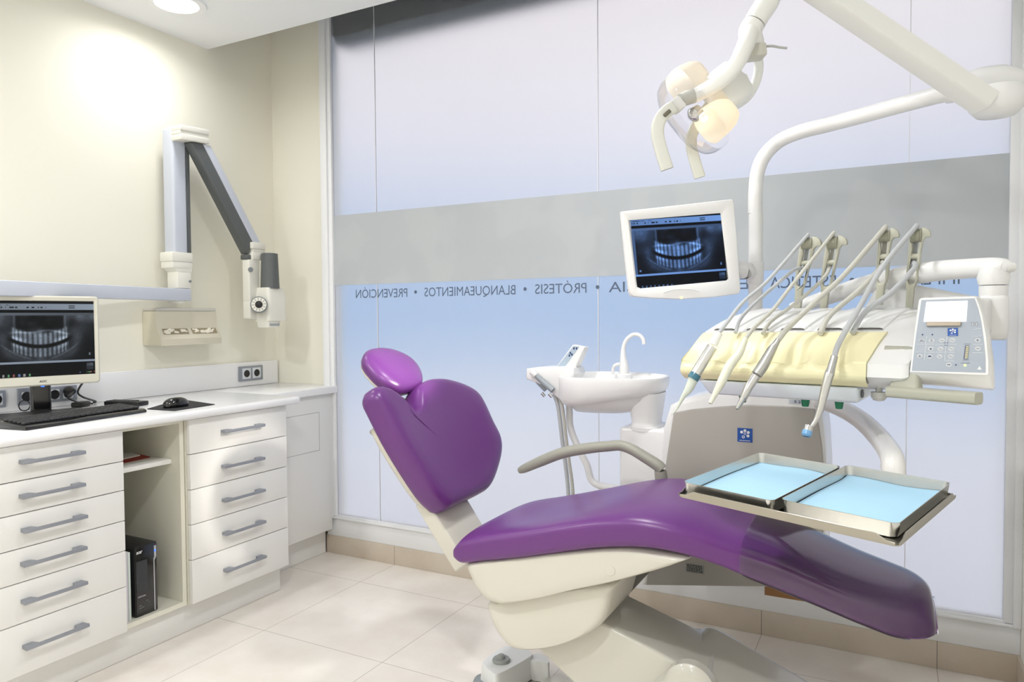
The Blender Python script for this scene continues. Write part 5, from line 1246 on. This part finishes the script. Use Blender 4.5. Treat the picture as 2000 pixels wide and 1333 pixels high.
# whip arms
PW = HP(0, dR - .012, 0)
def Wp(px, py, o=0): return onp(px, py, PW + e3 * o, e3)
Z3 = lambda x, y: (1500 + x * .17, 420 + y * .17)
WH = [  # base x range, fork bottom y, left prong top, right prong top hook
    dict(b=(305, 378, 1068), fk=800, lp=(372, 330), rp=(512, 255), roll=(392, 500, 268, 410), bar=(372, 465, 552)),
    dict(b=(603, 682, 1062), fk=800, lp=(665, 345), rp=(808, 240), roll=(688, 790, 250, 410), bar=(665, 762, 545)),
    dict(b=(1236, 1318, 1010), fk=760, lp=(1262, 300), rp=(1405, 155), roll=(1278, 1392, 180, 330), bar=(1268, 1372, 480)),
    dict(b=(1582, 1662, 1052), fk=775, lp=(1622, 280), rp=(1768, 150), roll=(1638, 1755, 160, 335), bar=(1622, 1738, 477))]
for wi, w_ in enumerate(WH):
    wo = MB()
    bx0, bx1, by = w_['b']; fy_ = w_['fk']; lx, ly = w_['lp']; rx, ry = w_['rp']
    th = .020
    stem_ = [(bx0, by + 25), (bx1, by + 25), (bx1 + 25, fy_ + 60), (bx1 + 55, fy_ - 10), (bx1 + 35, fy_ - 20), (bx0 + 95, fy_ + 15), (bx0 + 60, fy_ + 25), (bx0 + 40, fy_ + 10), (bx0 + 28, fy_ - 25), (bx0 + 2, fy_ - 20), (bx0 + 14, fy_ + 80)]
    lpl = [(bx0 + 2, fy_ - 15), (bx0 + 28, fy_ - 20), (lx + 42, ly + 110), (lx + 30, ly), (lx + 8, ly - 10)]
    rpl = [(bx1 + 30, fy_ - 10), (bx1 + 58, fy_ - 5), (bx1 + 75, fy_ - 110), (rx - 5, ry + 260), (rx + 20, ry + 140), (rx + 50, ry + 110), (rx + 104, ry + 104), (rx + 108, ry + 70), (rx + 88, ry + 28), (rx + 50, ry + 2), (rx + 5, ry - 4), (rx - 20, ry + 130), (rx - 45, ry + 320)]
    wt_ = None
    t_ob = None
    for nm, pl_, dz in (('stem', stem_, 0), ('prong', lpl, 0), ('prong', rpl, 0)):
        P = [Wp(*Z3(*p)) for p in pl_]
        m_ = MB(); P2 = [((p - PW).dot(e1), (p - PW).z) for p in P]
        m_.extr(P2, PW - e3 * th / 2, e1, UP, e3, th, .003, 2)
        if nm == 'stem': t_ob = m_.build('whip_arm', WHIPM, head, 40, label='olive-grey forked hose arm')
        else: m_.build('fork_prong', WHIPM, t_ob, 40)
    x0, x1, y0, y1 = w_['roll']; a_, b_ = Wp(*Z3(x0, (y0 + y1) / 2)), Wp(*Z3(x1 + 15, (y0 + y1) / 2)); b_.z = a_.z
    rr_ = (Wp(*Z3(x0, y0)) - Wp(*Z3(x0, y1))).length / 2
    ro = MB(); ll = (b_ - a_).length; ro.lathe([(rr_ * .95, 0), (rr_, .002), (rr_ * .86, .006), (rr_ * .84, ll - .006), (rr_, ll - .002), (rr_ * .95, ll)], a_, e1, 28); ro.build('roller', mat('roller_olive', rgb(150, 150, 132), .35), t_ob, 40)
    x0, x1, y = w_['bar']; ba = MB(); ba.tube([Wp(*Z3(x0, y)), Wp(*Z3(x1 + 20, y))], .0075 * (1 + .15 * (wi > 1)), 14, 1); ba.build('guide_bar', WHIPM, t_ob, 40)
    w_['top'] = (a_ + b_) / 2 + UP * (rr_ * .9 + .004) - e1 * 0; w_['rr'] = rr_; w_['barp'] = (Wp(*Z3(x0, y)) + Wp(*Z3(x1, y))) / 2

# instruments with their hoses
Z4 = lambda x, y: (1300 + x * .23, 600 + y * .23)
LIPD = [ond(1329, 722, 1.95)]
def depth_at(px):   # depth of the lip line below a pixel column
    q = onp(px, 725, L0, e3); return (q - CAM).dot(_f)
INS = [
    dict(name='syringe_handpiece', label='steel-bodied air-water syringe with a teal ring, leftmost instrument on the cream rest', cat='dental instrument', whip=0, hr=.0052, hm=HOSEB,
         prof=[((1404, 650), 8), ((1393, 674), 9), ((1391, 678), 10.5), ((1357, 733), 10.5), ((1346, 759), 8.5), ((1334.5, 775), 4.6), ((1321, 800), 2), ((1312, 810), .8)],
         mats=[('sleeve', WARMW, 0, 1), ('barrel', STEEL, 2, 3), ('nose_cone', mat('pale_green_nose', rgb(206, 212, 202), .4), 3, 7)], ring=((1356, 736), 10.9, BLUER), up=[(1420, 630), (1452, 590), (1500, 548)], h=.030),
    dict(name='plastic_handpiece', label='all-white ivory plastic handpiece, second instrument from the teal-ringed syringe', cat='dental instrument', whip=1, hr=.0052, hm=HOSE,
         prof=[((1457, 660), 5), ((1444, 690), 8), ((1425, 715), 9.5), ((1408, 749), 8.5), ((1393, 777), 4.6), ((1387, 788), 4.4)],
         mats=[('barrel', mat('ivory_handpiece', rgb(226, 226, 208), .3, coat=.3), 0, 5)], ring=None, up=[(1475, 638), (1510, 605), (1545, 560)], h=.026),
    dict(name='micromotor_handpiece', label='thick all-steel straight handpiece with a tapered nose on the cream rest', cat='dental instrument', whip=2, hr=.0070, hm=HOSE,
         prof=[((1520, 664), 5), ((1514, 674), 6.5), ((1506, 686), 9), ((1491, 713), 11), ((1478, 732), 10.5), ((1476, 735), 9.4), ((1461, 759), 8), ((1453, 776), 7), ((1450, 781), 6.2), ((1439.5, 799), 3.4)],
         mats=[('motor', mat('satin_motor_steel', rgb(186, 186, 184), .32, metal=1), 0, 4), ('handpiece', CHROME, 5, 9)], ring=None, up=[(1540, 640), (1590, 592), (1650, 536)], h=.030),
    dict(name='turbine_handpiece', label='slim steel turbine handpiece with bent neck and blue-capped head, nearest the keypad', cat='dental instrument', whip=3, hr=.0068, hm=HOSEB,
         prof=[((1630, 696), 6.8), ((1623, 722), 8), ((1620, 731), 9.4), ((1617, 740), 9), ((1608, 775), 7.8), ((1602, 800), 6.8), ((1594, 820), 5), ((1584, 836), 3.6), ((1580, 841), 3.2)],
         mats=[('coupling', mat('coupling_steel', rgb(180, 180, 180), .3, metal=1), 0, 2), ('handpiece', CHROME, 2, 8)], ring=None, up=[(1640, 668), (1680, 598), (1725, 520)], h=.034)]
for it in INS:
    d0 = depth_at(it['prof'][0][0][0])
    pts = []; N_ = len(it['prof'])
    for k, ((a, b), r) in enumerate(it['prof']):
        f_ = (b - 700) / 60
        pts.append(ond(a, b, d0 - it['h'] - .012 + .006 * (1 - min(1, max(0, f_)))))
    base = pts[0]
    it_o = thing(it['name'], it['label'], it['cat'], tuple(base), 'instruments on the delivery head')
    for nm, m_, i0, i1 in it['mats']:
        b_ = MB(); P = pts[i0:i1 + 1]; Rr_ = [it['prof'][k][1] * d0 / FOC * .97 for k in range(i0, i1 + 1)]
        b_.tube(P, Rr_, 20, 4 if len(P) > 3 else 1, up=_f); b_.build(nm, m_, it_o, 40)
    if it['ring']:
        (a, b), r, m_ = it['ring']; q = ond(a, b, d0 - it['h'] - .012); ax_ = (pts[3] - pts[2]).normalized(); g = MB(); rr_ = r * d0 / FOC; g.lathe([(rr_ * .98, -.008), (rr_, -.007), (rr_, .007), (rr_ * .98, .008)], q, ax_, 22); g.build('ring', m_, it_o)
    if it['name'] == 'turbine_handpiece':
        q = ond(1577.5, 842, d0 - it['h'] - .012); ax_ = (RT * -.35 - UPV * .9 - _f * .2).normalized(); g = MB(); g.lathe([(.006, .013), (.0098, .012), (.0105, .004), (.0105, -.001)], q, -ax_, 20); g.build('head', CHROME, it_o)
        g = MB(); g.lathe([(.0105, .0), (.0112, .003), (.0112, .010), (.008, .014), (.002, .015)], q, ax_, 20); g.build('blue_cap', LENSBLUE, it_o)
    else:
        q = pts[-1]; ax_ = (pts[-1] - pts[-2]).normalized(); r = it['prof'][-1][1] * d0 / FOC
        g = MB(); g.lathe([(r * .62, -.001), (r * .62, .0012), (r * .1, .0012)], q, ax_, 14); g.build('nozzle', INK, it_o)
    # hose: from the tail up over the roller, behind and under the guide bar, back to the deck
    w_ = WH[it['whip']]; top = w_['top']; dt = (top - CAM).dot(_f)
    hz = [pts[0] + (pts[0] - pts[1]).normalized() * -.004]
    n_u = len(it['up'])
    ztop = top + e3 * .012
    tpx = None
    for k, (a, b) in enumerate(it['up']):
        f_ = (k + 1) / (n_u + 1); f_ = f_ ** 1.0
        hz.append(ond(a, b, (d0 - it['h'] - .012) * (1 - f_) + (dt - .02) * f_))
    off = -e1 * .002
    hz += [top + e3 * (w_['rr'] * .8) - UP * (w_['rr'] * .15) + off, top + off, top - e3 * (w_['rr'] * .9) - UP * (w_['rr'] * .35) + off, w_['barp'] - e3 * .018 + UP * .012 + off, w_['barp'] - e3 * .006 - UP * .014 + off]
    ent = {0: ((1548, 530), (1480, 588), (1447, 622), (1437, 650)), 1: ((1605, 548), (1555, 592), (1506, 628), (1490, 652)), 2: ((1722, 520), (1680, 566), (1622, 615), (1602, 652)), 3: ((1785, 525), (1740, 572), (1690, 610), (1665, 650))}[it['whip']]
    dend = depth_at(ent[-1][0]) + .09
    for k, (a, b) in enumerate(ent):
        f_ = (k + 1) / len(ent); db = (w_['barp'] - CAM).dot(_f); hz.append(ond(a, b, (db + .0) * (1 - f_) + dend * f_))
    hm = MB(); hm.tube(hz, it['hr'], 12, 7, up=_f); hm.build('hose', it['hm'], it_o, 60)

# ------------------------------------------------------------------ tray holder, two trays and their paper liners
uT = ray(-470, 556).normalized(); vT = ray(2530, 553).normalized(); nT = vT.cross(uT).normalized()
if nT.z < 0: nT = -nT
vT = uT.cross(nT).normalized()
if vT.y < 0: vT = -vT
TF = onz(1738, 1043, .90)
def T_(px, py, o=0): return onp(px, py, TF + nT * o, nT)
def T2(px, py, o=0): q = T_(px, py, o) - TF; return q.dot(uT), q.dot(vT)
def trect(pxs):
    R_ = [T2(a, b, .024) for a, b in pxs]
    return (R_[0][0] + R_[1][0]) / 2, (R_[2][0] + R_[3][0]) / 2, (R_[0][1] + R_[3][1]) / 2, (R_[1][1] + R_[2][1]) / 2
TR1 = [(1489, 975), (1664, 913), (1496, 887), (1316, 938)]; TR2 = [(1730, 1018), (1882, 946), (1672, 912), (1501, 972)]
def TP(u, v, h): return TF + uT * u + vT * v + nT * h
qs = [trect(TR1), trect(TR2)]
uu = [x for q in qs for x in q[:2]]; vv = [x for q in qs for x in q[2:]]
u_min, u_max, v_min, v_max = min(uu) - .009, max(uu) + .007, min(vv) - .006, max(vv) + .006
th_ = thing('tray_holder', 'flat stainless tray holder carrying two instrument trays over the chair leg rest', 'tray holder', tuple(TF))
cu, cv2 = (u_min + u_max) / 2, (v_min + v_max) / 2; du, dv2 = (u_max - u_min), (v_max - v_min)
ol_ = rrect(du, dv2, .012, 5)
pt_ = MB(); pt_.rings([[TP(cu + a, cv2 + b, h) for a, b in [(p[0] * s, p[1] * s) for p in ol_]] for s, h in ((1, -.006), (1, -.004))]); pto = pt_.build('plate', STEELD, th_, 40)
# upturned lip, cut lower near the corners
def lip(u0, v0, u1, v1, nm='lip'):
    A = V((u0, v0, 0)); B = V((u1, v1, 0)); d = (B - A); L_ = d.length; d.normalize(); nrm = V((-d.y, d.x, 0))
    prof_ = [(0, -.005), (L_, -.005), (L_, .0), (L_ - .012, .001), (L_ - .03, .010), (.03, .010), (.012, .001), (0, 0)]
    m_ = MB(); dW = uT * d.x + vT * d.y; nW = uT * nrm.x + vT * nrm.y
    m_.extr(prof_, TP(u0, v0, 0), dW, nT, nW, .0018, .0005, 1); return m_.build(nm, STEELD, th_, 30)
g = .0
lip(u_min + .006, v_min, u_max - .006, v_min); lip(u_max, v_min + .006, u_max, v_max - .006); lip(u_max - .006, v_max, u_min + .006, v_max); lip(u_min, v_max - .006, u_min, v_min + .006)
arm_t = MB(); tj = ond(1744, 935, 1.66)
tcn = TP(cu, cv2 + dv2 * .1, -.022)
arm_t.tube([V((tj.x, tj.y, tcn.z - .01)), tcn + V((.03, .03, -.006)), tcn], [.016, .015, .014], 14, 4); arm_t.build('under_arm', STEELD, th_, 40)
hub = MB(); hub.lathe([(.03, -.016), (.03, .016)], tcn, nT, 20); hub.build('hub', STEELD, th_, 40)
# white swan-neck tube that carries it
SN = [(1560, 776, 2.36, 15), (1600, 783, 2.28, 15.5), (1640, 797, 2.15, 16.5), (1680, 820, 2.0, 18), (1712, 850, 1.86, 19.5), (1735, 880, 1.74, 21), (1744, 905, 1.67, 21.5)]
sp2 = [ond(a, b, d) for a, b, d, r in SN]; sr = [r * d / FOC for a, b, d, r in SN]
sn = MB(); low = V((sp2[-1].x, sp2[-1].y, tcn.z - .03)); sn.tube(sp2 + [low], sr + [sr[-1]], 22, 6); sn.build('swan_neck', WHITE, th_, 60)
cz = ond(1744, 912, 1.67); cl_ = MB(); cl_.lathe([(sr[-1] * 1.01, -.004), (sr[-1] * 1.03, 0), (sr[-1] * 1.03, .0015), (sr[-1] * 1.01, .003)], (low.x, low.y, cz.z), UP, 24); cl_.build('neck_ring', WARMW, th_)
def tray(pxs, label, shade):
    a_, b__, vf, vb = trect(pxs); ul, ur = max(a_, b__), min(a_, b__)
    cu_, cv_ = (ul + ur) / 2, (vf + vb) / 2; w_, l_ = abs(ul - ur), abs(vb - vf)
    t = thing('instrument_tray', label, 'tray', tuple(TP(cu_, cv_, 0)), 'trays on the holder')
    ro_ = rrect(w_, l_, .013, 6); s1, s2 = (w_ - .006) / w_, (l_ - .006) / l_
    def rg_(k, h): return [TP(cu_ + a * (1 - k / w_ * 2), cv_ + b * (1 - k / l_ * 2), h) for a, b in ro_]
    m_ = MB(); m_.rings([rg_(.0045, -.0025), rg_(.003, -.0008), rg_(.0005, .0235), rg_(0, .024), rg_(.0012, .024), rg_(.0042, -.0006), rg_(.006, -.0014)])
    m_.build('pan', STEEL, t, 40)
    # paper liner, its far edges lying up against the rim
    pw, pl_ = w_ - .012, l_ - .012; NX_, NY_ = 26, 34; vs = []
    random.seed(int(w_ * 1e4)); ph_ = random.random() * 6
    for j in range(NY_ + 1):
        for i in range(NX_ + 1):
            x, y = i / NX_ - .5, j / NY_ - .5
            h = .0006 + .0012 * (1 + math.sin(x * 9 + ph_ + y * 4)) * .5
            h += .004 * sm(y, .36, .5) * (.5 + .5 * math.sin(x * 7 + ph_)) + .003 * sm(x, .40, .5) * (.4 + .4 * math.cos(y * 5))
            vs.append(TP(cu_ + x * pw, cv_ + y * pl_, h))
    fs = [[j * (NX_ + 1) + i, j * (NX_ + 1) + i + 1, (j + 1) * (NX_ + 1) + i + 1, (j + 1) * (NX_ + 1) + i] for j in range(NY_) for i in range(NX_)]
    b_ = MB().add(vs, fs).build('tray_liner', PAPERB, None, 60)
    sol = b_.modifiers.new('thickness', 'SOLIDIFY'); sol.thickness = .0003
    tag(b_, shade, 'paper liner', 'blue paper liners'); return t
tray(TR1, 'stainless tray on the far half of the tray holder, nearer the armrest', 'blue paper sheet in the tray nearer the armrest')
tray(TR2, 'stainless tray on the half of the tray holder nearer the foot end', 'blue paper sheet in the tray nearer the foot end of the chair')

SKY = [(0, rgb(210, 223, 242)), (.38, rgb(206, 221, 241)), (.465, rgb(98, 152, 208)), (.52, rgb(120, 162, 208)), (.60, rgb(208, 208, 222)), (.7, rgb(228, 224, 230)), (1, rgb(230, 226, 230))]
SKYSTR = 1.18; EXPO = 0.16; DLSPREAD = 165
DLW = [3.0, 10, 14, 17, 8, 9]

# ------------------------------------------------------------------ camera, light, render look
cam = D.cameras.new('camera'); co = D.objects.new('camera', cam); C.objects.link(co)
cam.sensor_width = 36; cam.lens = 36 * FOC / 2000; cam.clip_start = .02
R = Matrix((RT, UPV, -_f)).transposed()
co.matrix_world = Matrix.Translation(CAM) @ R.to_4x4()
sc = bpy.context.scene; sc.camera = co
w = D.worlds.new('daylight_world'); sc.world = w; w.use_nodes = True
nt = w.node_tree; nt.nodes.clear(); L = nt.links.new
o = nt.nodes.new('ShaderNodeOutputWorld'); bg = nt.nodes.new('ShaderNodeBackground'); tc = nt.nodes.new('ShaderNodeTexCoord')
sp = nt.nodes.new('ShaderNodeSeparateXYZ'); mr = nt.nodes.new('ShaderNodeMapRange'); rp = nt.nodes.new('ShaderNodeValToRGB')
mr.inputs[1].default_value = -1; mr.inputs[2].default_value = 1
L(tc.outputs['Generated'], sp.inputs[0]); L(sp.outputs['Z'], mr.inputs[0]); L(mr.outputs[0], rp.inputs[0]); L(rp.outputs[0], bg.inputs[0]); L(bg.outputs[0], o.inputs[0])
els = SKY
rp.color_ramp.elements[0].position = els[0][0]; rp.color_ramp.elements[0].color = els[0][1]
rp.color_ramp.elements[1].position = els[-1][0]; rp.color_ramp.elements[1].color = els[-1][1]
for p, c in els[1:-1]:
    e = rp.color_ramp.elements.new(p); e.color = c
bg.inputs[1].default_value = SKYSTR
for i, (x, y) in enumerate(DLS):
    l = D.lights.new('downlight_lamp', 'AREA'); l.shape = 'DISK'; l.size = .16; l.energy = DLW[i]; l.color = (.985, .99, 1); l.spread = math.radians(DLSPREAD)
    lo = D.objects.new('downlight_lamp', l); C.objects.link(lo); lo.location = (x, y, ZC - .012)
bs_l = D.lights.new('operating_beam', 'SPOT'); bs_l.energy = 150; bs_l.color = (1, .93, .85); bs_l.spot_size = math.radians(17); bs_l.spot_blend = .9; bs_l.shadow_soft_size = .05
bso = D.objects.new('operating_beam', bs_l); C.objects.link(bso); bso.location = shc + na * .06; bso.rotation_euler = ((H0 + V((0, 0, .02))) - bso.location).to_track_quat('-Z', 'Y').to_euler()
pl_ = D.lights.new('halogen_bulb_lamp', 'POINT'); pl_.energy = .05; pl_.color = (1, .83, .58); pl_.shadow_soft_size = .008
plo = D.objects.new('halogen_bulb_lamp', pl_); C.objects.link(plo); plo.location = bulb_pos - na * .02
vs = sc.view_settings; vs.view_transform = 'Standard'; vs.look = 'None'; vs.gamma = 1; vs.use_curve_mapping = False; vs.exposure = EXPO
sc.cycles.use_denoising = True; sc.cycles.max_bounces = 10; sc.cycles.transmission_bounces = 6; sc.cycles.diffuse_bounces = 5; sc.cycles.glossy_bounces = 3; sc.cycles.adaptive_threshold = .035
sc.cycles.sample_clamp_indirect = 6; sc.cycles.caustics_reflective = True; sc.cycles.caustics_refractive = True
